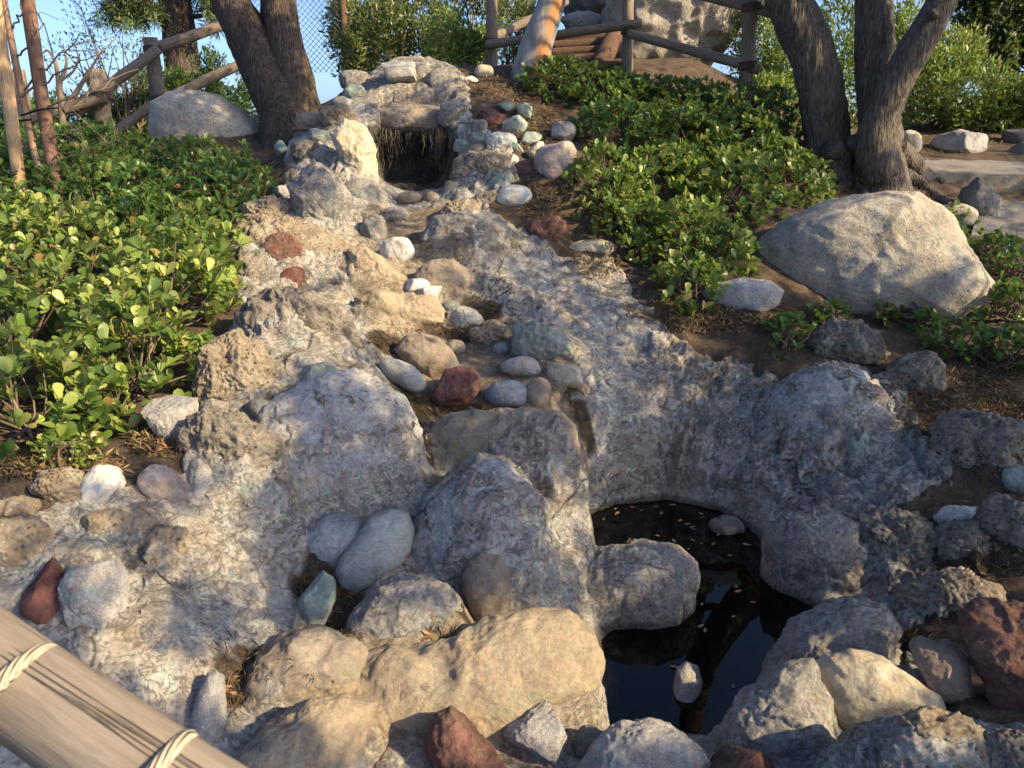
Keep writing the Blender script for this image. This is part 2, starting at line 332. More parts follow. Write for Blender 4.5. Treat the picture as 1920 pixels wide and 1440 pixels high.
# the land as one fan of ground running to the horizon, cut into the concrete stream bed and the soil
na, nr = 640, 700
half = np.concatenate([np.linspace(-1.95, -.72, 40)[:-1], np.linspace(-.72, .72, na), np.linspace(.72, 1.95, 40)[1:]])
rad = np.concatenate([np.geomspace(.5, 1.6, 40)[:-1], np.geomspace(1.6, 11.5, nr), np.geomspace(11.5, 600, 60)[1:]])
AA, RR = np.meshgrid(half, rad); XY = np.stack([np.sin(AA)*RR, np.cos(AA)*RR], -1).reshape(-1, 2)
Z = H0(XY); FASTZ[0] = Z.reshape(len(rad), len(half))
def soil_col(t, co):
    a = t.noise(co, 9, 8, .7); b = t.noise(co, 70, 6, .7)
    c1 = t.ramp(a, [(.3, (.055, .04, .03)), (.5, (.10, .072, .052)), (.72, (.17, .125, .09))])
    return t.mix(.8, c1, t.ramp(b, [(.3, .35), (.5, .9), (.72, 1.6)]), 'MULTIPLY'), b
t = NT('soil'); co = t.co(rnd=False); cs_, bs_ = soil_col(t, co)
M['soil'] = t.done(cs_, .95, t.bump(bs_, .02), .2)
t = NT('stream_bed_concrete'); co = t.co(rnd=False)
big = t.noise(co, 1.6, 7, .65, .8); mid = t.noise(co, 11, 9, .70, .5); fin = t.noise(co, 40, 9, .78)
col = t.ramp(mid, [(.30, (.31, .29, .26)), (.44, (.41, .39, .36)), (.55, (.47, .45, .42)), (.66, (.57, .55, .52))])
tint = t.ramp(big, [(.33, (.93, .84, .73)), (.47, (1.0, .97, .94)), (.62, (.98, 1.0, 1.03))]); col = t.mix(1.0, col, tint, 'MULTIPLY')
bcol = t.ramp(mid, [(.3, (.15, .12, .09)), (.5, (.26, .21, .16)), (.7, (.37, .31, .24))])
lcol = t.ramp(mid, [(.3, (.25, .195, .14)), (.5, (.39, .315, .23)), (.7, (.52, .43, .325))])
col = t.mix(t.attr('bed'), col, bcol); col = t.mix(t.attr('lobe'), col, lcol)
grn = t.ramp(t.noise(co, 5.5, 4, .6, 1.2), [(.66, 0.), (.74, .6)]); col = t.mix(grn, col, (.27, .36, .33))
col = t.mix(.9, col, t.ramp(fin, [(.34, .58), (.5, 1.0), (.66, 1.3)]), 'MULTIPLY')
hue = t.noise(co, 11, 4, .6, .5); col = t.mix(.8, col, t.ramp(hue, [(.36, (1.06, .98, .90)), (.47, (1.0, .975, 1.03)), (.56, (.98, .98, .98)), (.66, (.90, 1.04, 1.02))]), 'MULTIPLY')
scm = t.attr('dirt'); sc2, _ = soil_col(t, co); col = t.mix(scm, col, sc2)
pits = t.vor(co, 30); pm = t.ramp(t.noise(co, 6, 4), [(.50, 0.), (.62, 1.)])
pf = t.math('MULTIPLY', t.ramp(pits, [(.1, 1.), (.32, 0.)]), t.math('MULTIPLY', pm, t.math('SUBTRACT', 1.0, t.attr('smooth'))))
col = t.mix(t.math('MULTIPLY', pf, .5), col, (.07, .06, .05))
cr = t.vor(t.n("ShaderNodeMix", {0: .12, 4: co, 5: t.n("ShaderNodeTexNoise", {"Vector": co, "Scale": 4.0}).outputs[1]}, data_type='VECTOR').outputs[1], 1.6, 'DISTANCE_TO_EDGE')
ck = t.math('MULTIPLY', t.ramp(cr, [(0., 1.), (.012, 0.)]), t.ramp(t.noise(co, 1.3, 2), [(.5, 0.), (.58, 1.)]))
col = t.mix(t.math('MULTIPLY', ck, .8), col, (.04, .035, .03))
nb = t.bump(mid, .05, .9); nb = t.bump(fin, .016, 1., nb); nb = t.bump(t.math('MULTIPLY', pf, -1.), .012, 1., nb); nb = t.bump(t.math('MULTIPLY', ck, -1.), .015, 1., nb)
sm_ = t.math('SUBTRACT', 1.0, t.math('MULTIPLY', t.attr('smooth'), .75)); col2, nb = crevices(t, co, col, nb, 1.0); col = t.mix(sm_, col, col2)
alg_shade = t.attr('damp_shade'); col = t.mix(alg_shade, col, (.045, .035, .025))
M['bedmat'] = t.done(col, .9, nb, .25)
# pool water
t = NT('pool_water'); co = t.co(rnd=False)
t.b.inputs["Transmission Weight"].default_value = 1.0; t.b.inputs["IOR"].default_value = 1.33
M['water'] = t.done((.10, .085, .05), .015, t.bump(t.noise(co, 5, 2), .0015, .25), .5)
pc = POOL.mean(0); ring = pc + (POOL-pc)*1.10; bm = bmesh.new(); bm.faces.new([bm.verts.new((x, y, 0)) for x, y in ring[::-1]])
bmesh.ops.triangulate(bm, faces=bm.faces[:]); bmesh.ops.recalc_face_normals(bm, faces=bm.faces[:])
me = bpy.data.meshes.new('pool_water'); bm.to_mesh(me); bm.free(); o = link('pool_water', me, M['water']); tag(o, kind='structure')
if me.polygons[0].normal.z < 0: me.flip_normals()
# ------------------------------------------------------------------ rocks
_ico = {}; NOMORTAR = ('sandy_boulder', 'red_boulder', 'pool_stone', 'submerged_stone', 'hollow_stone', 'dark_red_rock', 'shelf_boulder', 'tufa_stone', 'banded_stone', 'speckled_boulder', 'spiral_rock', 'dark_stone', 'green_stone', 'dark_tall_rock', 'path_rock')
def ico(k):
    if k not in _ico:
        bm = bmesh.new(); bmesh.ops.create_icosphere(bm, subdivisions=k, radius=1.0); bm.verts.ensure_lookup_table()
        _ico[k] = (np.array([v.co[:] for v in bm.verts]), np.array([[v.index for v in f.verts] for f in bm.faces])); bm.free()
    return _ico[k]
ROCK_N = [0]; MORTAR = []
def rock(name, label, mat, shape, box, tilt=0, depth=.9, out=None, cat='rock', sink=.0, zc=None, group=None, push=0.0, parent=None):
    """A whole rock seen at box / outline OUT in the picture, standing where its foot meets the land."""
    ROCK_N[0] += 1; sd = ROCK_N[0]*13; rg = np.random.default_rng(sd)
    x0, y0, x1, y1 = box; cx, cy, w, h = (x0+x1)/2, (y0+y1)/2, x1-x0, y1-y0
    if out is None:
        th = np.linspace(0, 2*math.pi, 48, endpoint=False); ex = {'r': 2.1, 'a': 2.7, 't': 2.3, 'b': 2.3, 'c': 2.2}[shape]
        ct, st = np.cos(th), np.sin(th); rr = (np.abs(ct)**ex+np.abs(st)**ex)**(-1/ex)
        am = {'r': .04, 'a': .09, 't': .10, 'b': .07, 'c': .05}[shape]
        for k in (2, 3, 4, 5): rr = rr*(1+am*rg.normal()*np.cos(k*th+rg.uniform(0, 6.3))/k*1.6)
        asp = h/w; P = np.stack([ct*rr, st*rr*asp], 1)
        if tilt:
            a = R_(tilt); P = np.stack([P[:, 0], P[:, 1]*.62], 1) @ np.array([[math.cos(a), math.sin(a)], [-math.sin(a), math.cos(a)]])
        mn, mx = P.min(0), P.max(0); P = (P-(mn+mx)/2)/(mx-mn)*[w, h]
    else:
        O = np.array(out, float); cx, cy = O.mean(0) if len(O) > 4 else (cx, cy); w, h = np.ptp(O, 0)
        x0, y0 = O.min(0); x1, y1 = O.max(0); cx, cy = (x0+x1)/2*.4+cx*.6, (y0+y1)/2*.4+cy*.6
        P = np.stack([O[:, 0]-cx, cy-O[:, 1]], 1)
    an = np.arctan2(P[:, 1], P[:, 0]); od = np.argsort(an); an, rd = an[od], np.linalg.norm(P, axis=1)[od]
    if out is not None:                                              # densify straight sides of the outline
        Pd = P[od]; Q = np.concatenate([Pd + (np.roll(Pd, -1, 0)-Pd)*f for f in (0, .2, .4, .6, .8)])
        an = np.arctan2(Q[:, 1], Q[:, 0]); od = np.argsort(an); an, rd = an[od], np.linalg.norm(Q, axis=1)[od]
    if zc is None:
        foot = hit(cx, min(y1-.14*h, 1520)); zc = depth_of(foot)
        mrad = (w*h)**.5/2*zc/FPX; zc = zc + mrad*depth*(.45+push)
    mpp = zc/FPX; mrad = (w*h)**.5/2*mpp
    size = max(w, h); lv = 7 if size > 330 and shape != 'c' else 6 if size > 110 else 5 if size > 40 else 4
    if shape == 't' and size > 85: lv = max(lv, 6)
    Vn, Fn = ico(lv); a, b, c = Vn[:, 0], Vn[:, 1], Vn[:, 2]
    th = np.arctan2(b, a); R = np.interp(th, an, rd, period=2*math.pi)
    rho = np.sqrt(np.maximum(0, 1-c*c)); pw = {'r': .92, 'a': .72, 't': .85, 'b': .8, 'c': .9}[shape]; rho = rho**pw
    X = R*rho*np.cos(th)*mpp; Y = R*rho*np.sin(th)*mpp; Zd = np.sign(c)*np.abs(c)**(.95)*mrad*depth
    C = PZ(cx, cy, zc); d = ray(cx, cy); d /= np.linalg.norm(d); rt = RT - d*(RT @ d); rt /= np.linalg.norm(rt); up = np.cross(rt, d)
    W = X[:, None]*rt + Y[:, None]*up - Zd[:, None]*d
    s = max(mrad, .02); n = W/(np.linalg.norm(W, axis=1)[:, None]+1e-9); q = (W+C)/s
    if shape == 'a':                                                 # broken faces: cut by planes
        for k in range(9):
            pn = rg.normal(size=3); pn /= np.linalg.norm(pn); ext = (W @ pn); lim = ext.max()*rg.uniform(.52, .82); over = np.maximum(0, ext-lim)
            W = W - over[:, None]*pn*.85
        W = W + n*(s*(.035*fbm(q*2.2, 4, sd) + .016*fbm(q*7, 3, sd+1, ridged=True)))[:, None]
    elif shape == 'r': W = W + n*(s*(.045*fbm(q*1.3, 3, sd) + .012*fbm(q*6, 3, sd+1)))[:, None]
    elif shape == 'b':
        for k in range(6):
            pn = rg.normal(size=3); pn /= np.linalg.norm(pn); ext = (W @ pn); lim = ext.max()*rg.uniform(.62, .88); W = W - (np.maximum(0, ext-lim)*.82)[:, None]*pn
        W = W + n*(s*(.07*fbm(q*1.4, 4, sd) + .035*fbm(q*4, 4, sd+1, ridged=True) + .01*fbm(q*14, 2, sd+3)))[:, None]
    elif shape == 'c':
        m = W+C; W = W + n*(.022*fbm(m*3.2, 3, sd) + .012*fbm(m*8, 5, sd+1, .55, ridged=True) + .006*(worley(m*9, sd)-.5) + .003*fbm(m*40, 2, sd+2))[:, None]*min(1.0, s/.10)
    elif shape == 't':
        m = (W+C); wv = worley(m*(1.0/s)*2.6, sd); w2 = worley(m*(1.0/s)*6.5+3, sd+4); wp = fbm(q*1.8, 4, sd)
        k = .13*wp + .10*(wv-.5) - .22*np.clip(.33-wv, 0, 1) + .055*(w2-.5) - .16*np.clip(.30-w2, 0, 1) + .04*fbm(q*9, 3, sd+2, ridged=True)
        W = W + n*(s*k)[:, None]
    if name == 'spiral_rock':                                        # concentric ridges on its face
        rr = np.hypot(X+.18*mrad, Y)/mrad; W = W - d*(s*.075*np.sin(rr*13+.5*th)*np.clip(c, 0, 1)*np.clip(1.15-rr, 0, 1))[:, None]
    if name == 'sandy_boulder':                                      # flowing furrows
        fl = fbm(q*np.array([.9, .9, 2.2])+fbm(q*1.1, 2, 5)[:, None]*.8, 3, 66, .5, ridged=True); W = W + n*(s*.022*fl)[:, None]
    if shape in 'ctb' and parent is None and zc < 7.3 and name not in NOMORTAR: MORTAR.append((W[::1]+C, {'c': 1.0, 't': .8, 'b': .55}[shape]))
    if shape in 'ar' and 5.8 < zc < 9.6 and cx < 1090: MORTAR.append((W+C, .5))
    if False:
        Wp = W+C; hh = Wp[:, 2]-HF(Wp[:, :2]); rf = min(.26, .8*s); k = np.clip(1-hh/rf, 0, 1)**2*np.where(hh > -rf, 1, 0)
        nh = n*np.array([1, 1, 0]); W = W + nh*(k*rf*.7)[:, None]
    me = fast_mesh(name, W, Fn); o = link(name, me, M[mat], parent, tuple(C))
    if label: tag(o, label, cat, group, 'thing')
    return o
# -- lumps of the shaped concrete, from the pool up to the fall
rock('concrete_dome','blue grey crusted dome boulder left of the pool','pale','c',(776,867,1041,1073),depth=.8,cat='boulder',
     out=[(776,1010),(782,960),(815,915),(860,880),(905,867),(950,880),(990,915),(1015,960),(1035,1010),(1045,1060),(1000,1100),(930,1105),(860,1085),(800,1060)])
rock('concrete_outcrop','rounded grey outcrop jutting into the dark pool','concrete','c',(1102,1020,1308,1183),depth=.8,cat='boulder',zc=3.98,
     out=[(1030,1110),(1090,1050),(1150,1030),(1210,1020),(1270,1030),(1302,1058),(1306,1100),(1290,1140),(1275,1175),(1230,1188),(1150,1180),(1090,1165)])
rock('tan_concrete_lobe','broad sunlit tan lobe running down to the pool edge','tan','c',(590,1150,1141,1460),depth=.42,cat='boulder',zc=2.98,
     out=[(640,1320),(690,1235),(730,1212),(770,1225),(850,1200),(930,1165),(1000,1150),(1070,1155),(1120,1190),(1141,1240),(1125,1295),(1060,1325),(980,1375),(900,1450),(760,1500),(620,1490),(600,1400)])
rock('tan_concrete_ridge','low furrowed tan ridge at the bottom of the picture, left of the sunlit lobe','tan','c',(430,1300,700,1480),depth=.6,cat='boulder',
     out=[(430,1440),(500,1370),(570,1320),(640,1300),(700,1320),(690,1400),(640,1470),(520,1500),(440,1490)])
rock('round_boulder','round crusted boulder between the green wedge stone and the upright brown stone','concrete','c',(657,1080,878,1225),depth=.9,cat='boulder',
     out=[(657,1185),(668,1140),(700,1100),(750,1080),(800,1082),(840,1100),(868,1140),(878,1185),(850,1225),(760,1240),(690,1225)])
rock('low_boulder','low brown grey boulder right of the narrow upright stone, in half shade','brownbed','c',(470,1188,705,1332),depth=.9,cat='boulder',
     out=[(470,1290),(485,1235),(530,1200),(590,1190),(660,1200),(705,1235),(700,1270),(640,1310),(570,1335),(490,1335)])
rock('concrete_mound','large pale mound face beside the pitted crest left of the channel','pale','c',(470,690,790,970),depth=.4,cat='boulder',push=.35,
     out=[(480,800),(520,740),(590,700),(660,690),(720,715),(765,760),(785,810),(780,880),(740,950),(660,990),(560,970),(490,900)])
rock('rim_boulder','rounded dark knob at the right rim of the pool','concrete','c',(1440,960,1605,1100),depth=.8,cat='boulder',zc=4.10,
     out=[(1440,1020),(1455,985),(1500,962),(1560,962),(1605,985),(1610,1050),(1580,1095),(1530,1085),(1470,1060)])
rock('concrete_hump','pale hump with a cracked crest below the spiral rock','pale','c',(1440,686,1640,830),depth=.8,cat='boulder',
     out=[(1430,790),(1455,735),(1500,700),(1560,686),(1610,700),(1640,745),(1640,800),(1590,840),(1500,845),(1440,830)])
rock('smooth_bank_rock','smooth shaded bank curving along the right front of the pool','concrete','c',(1424,1140,1660,1300),depth=.8,cat='boulder',
     out=[(1425,1270),(1450,1225),(1500,1175),(1560,1140),(1630,1135),(1670,1170),(1660,1240),(1600,1300),(1500,1330),(1435,1320)])
rock('hollow_bank_rock','grey bank rock with a hollow at the front right corner of the pool','concrete','c',(1335,1250,1530,1420),depth=.8,cat='boulder',
     out=[(1335,1390),(1370,1340),(1420,1290),(1480,1255),(1530,1250),(1550,1320),(1540,1400),(1450,1440),(1360,1430)])
rock('channel_step','smooth tan step with a drop face in mid channel','tan','c',(680,545,835,640),depth=.55,cat='boulder',push=.45,
     out=[(672,560),(700,545),(760,552),(815,560),(832,580),(828,605),(790,615),(740,635),(700,640),(678,610)])
rock('channel_step','smooth shaded brown step across the bed above the pool','brownbed','c',(800,772,1080,960),depth=.4,cat='boulder',push=.7,
     out=[(800,810),(830,780),(900,772),(980,772),(1040,775),(1072,800),(1082,850),(1085,930),(1040,960),(940,950),(850,920),(805,870)])
rock('channel_step','dark brown smooth boulder in the bed below the white stone','brownbed','c',(773,488,880,560),depth=.5,cat='boulder',push=.5)
rock('channel_step','sunlit tan slope rock left of the white angular stone','tan','c',(655,455,760,560),depth=.45,cat='boulder',push=.6,
     out=[(655,470),(680,455),(715,480),(760,520),(768,545),(720,560),(670,545)])
rock('bank_boulder','grey mossy bank boulder left of the dark waterfall hollow','concrete','b',(545,305,660,455),depth=.6,cat='boulder',
     out=[(545,350),(560,312),(600,305),(630,330),(655,370),(662,420),(655,460),(600,450),(560,410)])
rock('bank_boulder','smooth grey boulder at the left foot of the waterfall hollow','concrete','c',(640,335,727,410),depth=.8,cat='boulder')
rock('bank_boulder','sunlit pale wall rock on the left side of the waterfall hollow','cream','b',(622,225,706,375),depth=.55,cat='boulder',
     out=[(622,250),(650,225),(690,235),(706,280),(704,340),(690,370),(660,340),(635,290)])
rock('bank_boulder','grey lumpy bank boulder right of the white angular stone','concrete','c',(800,395,960,500),depth=.6,cat='boulder',
     out=[(790,450),(815,410),(870,395),(930,405),(965,440),(955,490),(880,500),(820,490)])
# -- stones in the bed and on the shelf
rock('white_stone','white angular stone in the bed below the waterfall hollow','white','a',(712,440,776,502))
rock('bed_rock','tilted grey rock left in the bed below the waterfall hollow','concrete','b',(673,403,726,465))
rock('bed_rock','flat grey rock in the bed just below the waterfall hollow','concrete','b',(700,388,767,426))
rock('hollow_stone','round tan stone on the floor of the dark hollow','brown','r',(746,358,790,384))
rock('hollow_stone','small round stone right on the floor of the dark hollow','brown','r',(795,359,825,383))
rock('hollow_stone','dark rock at the right foot of the waterfall hollow','slate','b',(826,340,866,377))
rock('pale_stone','pale stone half hidden behind its brighter twin on the tan step','white','a',(750,522,807,553))
rock('pale_stone','bright white flat stone on the tan step','white','a',(770,535,833,567))
rock('small_green_stone','small dark green stone behind the banded stone','greengrey','r',(828,564,864,586))
rock('banded_stone','grey and white banded stone above the spiky tufa stone','striped','b',(833,575,907,617))
rock('tufa_stone','spiky pale tufa stone beside the banded stone','tufatan','t',(877,602,957,653))
rock('blue_pebble','small blue grey pebble left of the largest shelf stone','blue','r',(923,642,957,668))
rock('shelf_boulder','largest grey green stone on the shelf, right side','greengrey','b',(958,602,1085,684),
     out=[(958,640),(965,612),(1000,602),(1035,612),(1060,632),(1085,655),(1078,678),(1030,684),(985,680),(962,665)])
rock('oval_stone','small pale oval stone in front of the largest shelf stone','granite','r',(938,668,1013,707))
rock('angular_stone','pale angular stone on the right end of the shelf','cream','a',(1022,680,1095,733))
rock('flat_stone','small flat stone under the pale angular stone','greengrey','a',(1048,732,1098,757))
rock('speckled_stone','blue white speckled stone right of the dark red rock','blue','r',(910,712,993,772))
rock('brown_stone','brown stone tucked behind the blue white speckled stone','brown','r',(978,708,1035,772))
rock('dark_red_rock','dark red rock in the middle front of the shelf','darkred','b',(803,687,908,769),
     out=[(803,745),(812,718),(830,695),(858,687),(885,692),(902,712),(908,745),(895,765),(850,770),(815,766)])
rock('oval_stone','white grey oval stone at the left end of the shelf','striped','r',(712,672,800,738),tilt=-30)
rock('shelf_boulder','rounded brown boulder with a sunlit yellow top on the shelf','brown','r',(737,622,866,716),
     out=[(737,655),(760,630),(790,622),(820,632),(848,655),(866,690),(855,705),(810,716),(775,700),(750,680)])
rock('small_tan_stone','small sunlit tan stone behind the rounded brown shelf boulder','tan','r',(835,636,873,666))
# -- stones of the lower gully
rock('granite_cobble','blue grey granite cobble touching the long oval cobble','blue','r',(562,961,682,1063),depth=.75,out=[(563,1015),(575,985),(610,965),(650,961),(680,975),(682,1005),(665,1040),(635,1060),(600,1062),(572,1045)])
rock('long_cobble','long tilted grey oval cobble with pale bands left of the dome','striped','r',(630,955,774,1113),depth=.6,
     out=[(630,1075),(640,1040),(665,1005),(690,970),(730,955),(762,962),(774,990),(772,1030),(750,1065),(715,1100),(670,1113),(640,1103)])
rock('green_wedge_stone','green grey wedge shaped stone pointing up below the granite cobble','green','a',(532,1063,645,1190),depth=.7,
     out=[(532,1175),(560,1130),(590,1085),(605,1063),(625,1072),(632,1105),(645,1140),(630,1175),(590,1190),(545,1190)])
rock('upright_stone','upright brown striped stone with white veins in front of the dome','brown','r',(868,1036,960,1186),depth=.75,
     out=[(868,1085),(878,1050),(900,1036),(935,1042),(958,1075),(960,1120),(950,1160),(930,1186),(900,1178),(880,1150),(870,1115)])
rock('upright_stone','narrow upright stone by the log rail','granite','r',(361,1259,430,1397),depth=.8,
     out=[(361,1350),(368,1300),(380,1265),(395,1259),(412,1268),(420,1310),(430,1350),(420,1380),(398,1397),(370,1390)])
rock('red_lava_rock','red and white lava rock at the bottom edge, casting a shadow left','red','a',(795,1328,995,1460),depth=.8,
     out=[(795,1385),(815,1340),(845,1328),(870,1345),(900,1380),(950,1415),(985,1440),(960,1475),(860,1480),(805,1440)])
rock('granite_cone_stone','grey granite stone with a pointed top at the bottom edge','granite','a',(941,1292,1085,1436),depth=.9,
     out=[(941,1385),(955,1345),(985,1312),(1015,1292),(1045,1310),(1075,1345),(1085,1385),(1070,1420),(1030,1436),(975,1428),(946,1410)])
rock('dark_stone','dark grey stone wedged behind the granite cone at the pool edge','slate','b',(1075,1362,1152,1430))
rock('speckled_boulder','pale speckled boulder at the bottom edge before the pool','granite','b',(1075,1355,1330,1480),depth=.8,cat='boulder',
     out=[(1075,1450),(1110,1400),(1160,1362),(1215,1355),(1275,1370),(1320,1395),(1330,1440),(1290,1490),(1180,1500),(1095,1490)])
rock('red_slab','broken red slab at the bottom edge right of the pool','red','a',(1320,1398,1475,1470),depth=.7,out=[(1320,1405),(1360,1400),(1420,1412),(1475,1428),(1480,1470),(1400,1485),(1325,1480)])
rock('pool_stone','oblong stone standing in the shallow front of the pool','granite','r',(1254,1242,1318,1343),zc=3.36,depth=.8,
     out=[(1256,1325),(1262,1290),(1272,1255),(1290,1242),(1312,1252),(1318,1280),(1305,1315),(1295,1342),(1270,1343)])
rock('submerged_stone','dark stone just breaking the water at the back of the pool','slate','b',(1330,966,1394,1012),zc=4.72)
# -- right front
rock('tufa_outcrop','sunlit pitted outcrop right of the dark rim knob','tufa','t',(1603,953,1748,1088),depth=.8,out=[(1603,1000),(1612,965),(1660,955),(1705,953),(1735,975),(1748,1020),(1735,1065),(1690,1088),(1640,1080),(1612,1045)])
rock('tufa_outcrop','grey pitted tufa in half shade right of the sunlit outcrop','tufa','t',(1742,977,1862,1072))
rock('tufa_outcrop','sunlit tan tufa lump beside the big red boulder','tufatan','t',(1694,1070,1870,1184),depth=.9)
rock('red_boulder','big red boulder cut by the right edge of the picture','red','b',(1823,1118,1990,1380),depth=.45,cat='boulder',zc=2.75,
     out=[(1823,1240),(1826,1160),(1850,1120),(1900,1118),(1960,1135),(1990,1200),(1990,1320),(1950,1380),(1890,1370),(1840,1330)])
rock('brown_angular_rock','brown angular rock between the pale sunlit boulder and the red boulder','brown','a',(1714,1198,1818,1342),depth=.8)
rock('pale_sunlit_boulder','large pale yellow sunlit boulder right of the pool','cream','r',(1523,1224,1757,1384),depth=.8,cat='boulder',
     out=[(1523,1300),(1532,1255),(1560,1228),(1610,1224),(1660,1235),(1710,1270),(1750,1305),(1757,1330),(1700,1350),(1640,1365),(1595,1384),(1550,1365),(1528,1335)])
rock('tufa_slab','rough sunlit tan slab under the pale boulder at the bottom right','tufatan','t',(1540,1345,1860,1470),depth=.6,
     out=[(1540,1440),(1590,1390),(1660,1360),(1740,1340),(1800,1345),(1850,1400),(1860,1460),(1750,1490),(1580,1490)])
rock('tufa_slab','brown pitted rock in the bottom right corner','tufa','t',(1830,1375,1960,1480))
rock('tufa_outcrop','dark pitted rock at the right edge above the red boulder','tufa','t',(1843,930,1960,1062))
rock('bluish_stone','flat bluish white stone among the litter at right','white','b',(1757,948,1850,999))
rock('green_stone','pale green stone cut by the right edge','green','b',(1884,874,1950,936))
rock('tufa_block','grey pitted block on the bank near the right edge','tufa','t',(1753,776,1918,914),depth=.8)
rock('embedded_green_stone','tall green stone set into the bank right of the pool','green','r',(1580,795,1632,882))
rock('spiral_rock','round tufa rock with a spiral of rings on its face','tufa','t',(1518,603,1657,690),depth=.7,
     out=[(1518,650),(1535,622),(1570,604),(1610,606),(1640,625),(1657,660),(1645,685),(1600,690),(1550,685)])
rock('tufa_stone','knobbly grey tufa stone right of the spiral rock','tufa','t',(1664,664,1768,748))
rock('white_grey_boulder','long white grey boulder left of the big sandy boulder','striped','r',(1318,522,1467,593),depth=.8,cat='boulder',
     out=[(1318,548),(1340,530),(1390,522),(1440,527),(1467,545),(1460,570),(1430,590),(1380,592),(1335,575)])
rock('sandy_boulder','huge sunlit sandy boulder below the right hand trees','boulder','r',(1398,362,1835,600),depth=.62,cat='boulder',push=.1,
     out=[(1398,500),(1420,455),(1470,415),(1530,385),(1600,368),(1650,364),(1695,372),(1725,396),(1757,424),(1775,455),(1800,480),(1830,525),(1825,560),(1795,600),(1680,625),(1560,620),(1450,570),(1405,540)])
rock('cream_slab','low cream slab lying along the bank right of the red tufa','cream','a',(1040,448,1170,476),depth=.8)
rock('red_tufa','knobbly red lava rock on the crest of the right bank','red','t',(983,410,1053,480))
rock('grey_tufa','small grey tufa lump left of the knobbly red lava rock','tufa','t',(943,442,980,490))
rock('dark_red_stone','small dark red stone behind the knobbly red lava rock','darkred','b',(1033,413,1066,443))
# -- rock pile right of the fall
rock('tufa_crest','sunlit tufa lump on the right bank below the green rock','tufatan','t',(811,375,898,436))
rock('tan_stone','tan stone between the sunlit tufa lump and the white oblong stone','tufatan','t',(883,359,932,398))
rock('white_oblong_stone','white oblong stone right of the waterfall hollow','white','r',(929,347,1000,393))
rock('green_rock','broad green rock behind the white oblong stone','green','a',(899,323,985,365))
rock('angular_rock','angular tan grey rock at the right end of the pile','pink','a',(1000,267,1089,352),depth=.8)
rock('dark_red_stone','dark red stone beside the angular tan grey rock','darkred','a',(956,297,1018,333))
rock('cream_slab','tilted cream slab leaning over the dark red stone','cream','a',(979,262,1028,304),out=[(979,300),(990,282),(1012,264),(1026,268),(1028,278),(1005,298),(990,304)])
rock('grey_slanted_rock','grey slanted rock behind the tilted cream slab','granite','a',(1027,229,1082,270))
rock('flat_green_stone','flat pale green stone behind the tilted cream slab','green','a',(974,245,1018,274))
rock('pale_lumpy_stone','pale lumpy stone in the middle of the pile','white','t',(911,250,967,290))
rock('green_stone','green stone just left of the pale lumpy stone','green','a',(885,250,941,280))
rock('green_stone','green stone at the right rim of the waterfall hollow','green','a',(842,262,888,295))
rock('grey_brown_stone','small grey brown stone between two green stones','brown','r',(878,270,915,297))
rock('green_stone','small green stone right of the pale lumpy stone','green','a',(946,268,988,292))
rock('pale_green_stone','big pale green stone on the bare soil above the pile','green','a',(941,217,990,252))
rock('green_oval_stone','green oval stone touching the striped one above the pile','green','a',(932,189,966,216))
rock('green_striped_stone','green and white striped stone, uppermost right of the pile','green','a',(961,193,1004,228))
rock('dark_red_log_stone','dark red blocky stone above the waterfall hollow','darkred','a',(893,204,950,242))
rock('grey_slab','grey slabs tilted at the right top of the waterfall','slate','a',(871,224,915,266))
rock('tufa_bank','dark pitted bank under the rock pile','tufa','t',(845,286,964,350),depth=.6)
rock('pale_splinter','pale upright splinter in the rock pile','white','a',(946,288,973,323))
# -- top of the stream
rock('round_stone','round stone at the foot of the left fence post','cream','r',(889,122,926,150))
rock('pale_flat_stone','pale flat stone on the path edge at the stream head','white','a',(866,142,898,158))
rock('brown_bed_stone','brown stone in the bed above the waterfall ledge','brown','b',(752,166,796,201))
rock('tilted_slab','pale ribbed slab lying at the head of the stream','striped','a',(700,110,808,168),out=[(702,125),(740,112),(790,110),(808,122),(800,145),(760,165),(722,168),(706,150)])
rock('dark_slab','dark slab at the right end of the ribbed slab','slate','a',(764,117,804,150))
rock('head_rock','rounded grey rock on the left side of the stream head','concrete','b',(637,130,696,170))
rock('head_rock','grey rock forming the right side of the stream head','concrete','b',(800,134,870,207))
rock('head_rock','small pitted rock on the right rim of the stream head','tufa','t',(835,144,872,170))
rock('head_rock','tan peaked rock behind the stream head','tufatan','a',(676,96,716,124))
rock('head_rock','grey wall rock right of the waterfall ledge','concrete','a',(822,187,884,245))
# -- crest left of the fall
rock('pitted_round_rock','pitted round rock on the left crest','tufa','t',(549,264,603,311))
rock('green_flat_rock','flat green grey rock above the pitted round rock','greengrey','b',(574,241,627,283))
rock('brown_cap_rock','brown cap rock on the left crest beside the tree','brown','b',(555,211,617,252))
rock('tan_tufa_rock','tan tufa rock above the sunlit wall rock','tufatan','t',(602,199,665,242))
rock('green_cap_rock','green capped rock left of the waterfall ledge','green','b',(638,158,686,187))
rock('grey_cap_rock','small grey rock under the green capped rock','granite','b',(622,182,662,204))
rock('brown_tufa_stone','round brown tufa stone left of the mossy bank boulder','brown','t',(531,318,577,360))
rock('grey_wedge_rock','grey wedge rock at the edge of the left hedge','granite','a',(508,340,549,380))
rock('small_green_stone','small green grey stone between the big tree and the crest','green','a',(514,262,545,302))
rock('tufa_crest','rough tufa crest behind the red rock','tufatan','t',(456,370,564,420))
rock('tufa_mass','broad sunlit tufa mass holding the red rock','tufatan','t',(385,408,660,510),depth=.6,
     out=[(385,470),(420,440),(470,415),(540,408),(600,425),(640,455),(660,490),(650,515),(560,520),(450,515),(395,500)])
rock('red_rock','red rock set in the sunlit tufa mass','red','b',(490,438,574,492),zc=5.42)
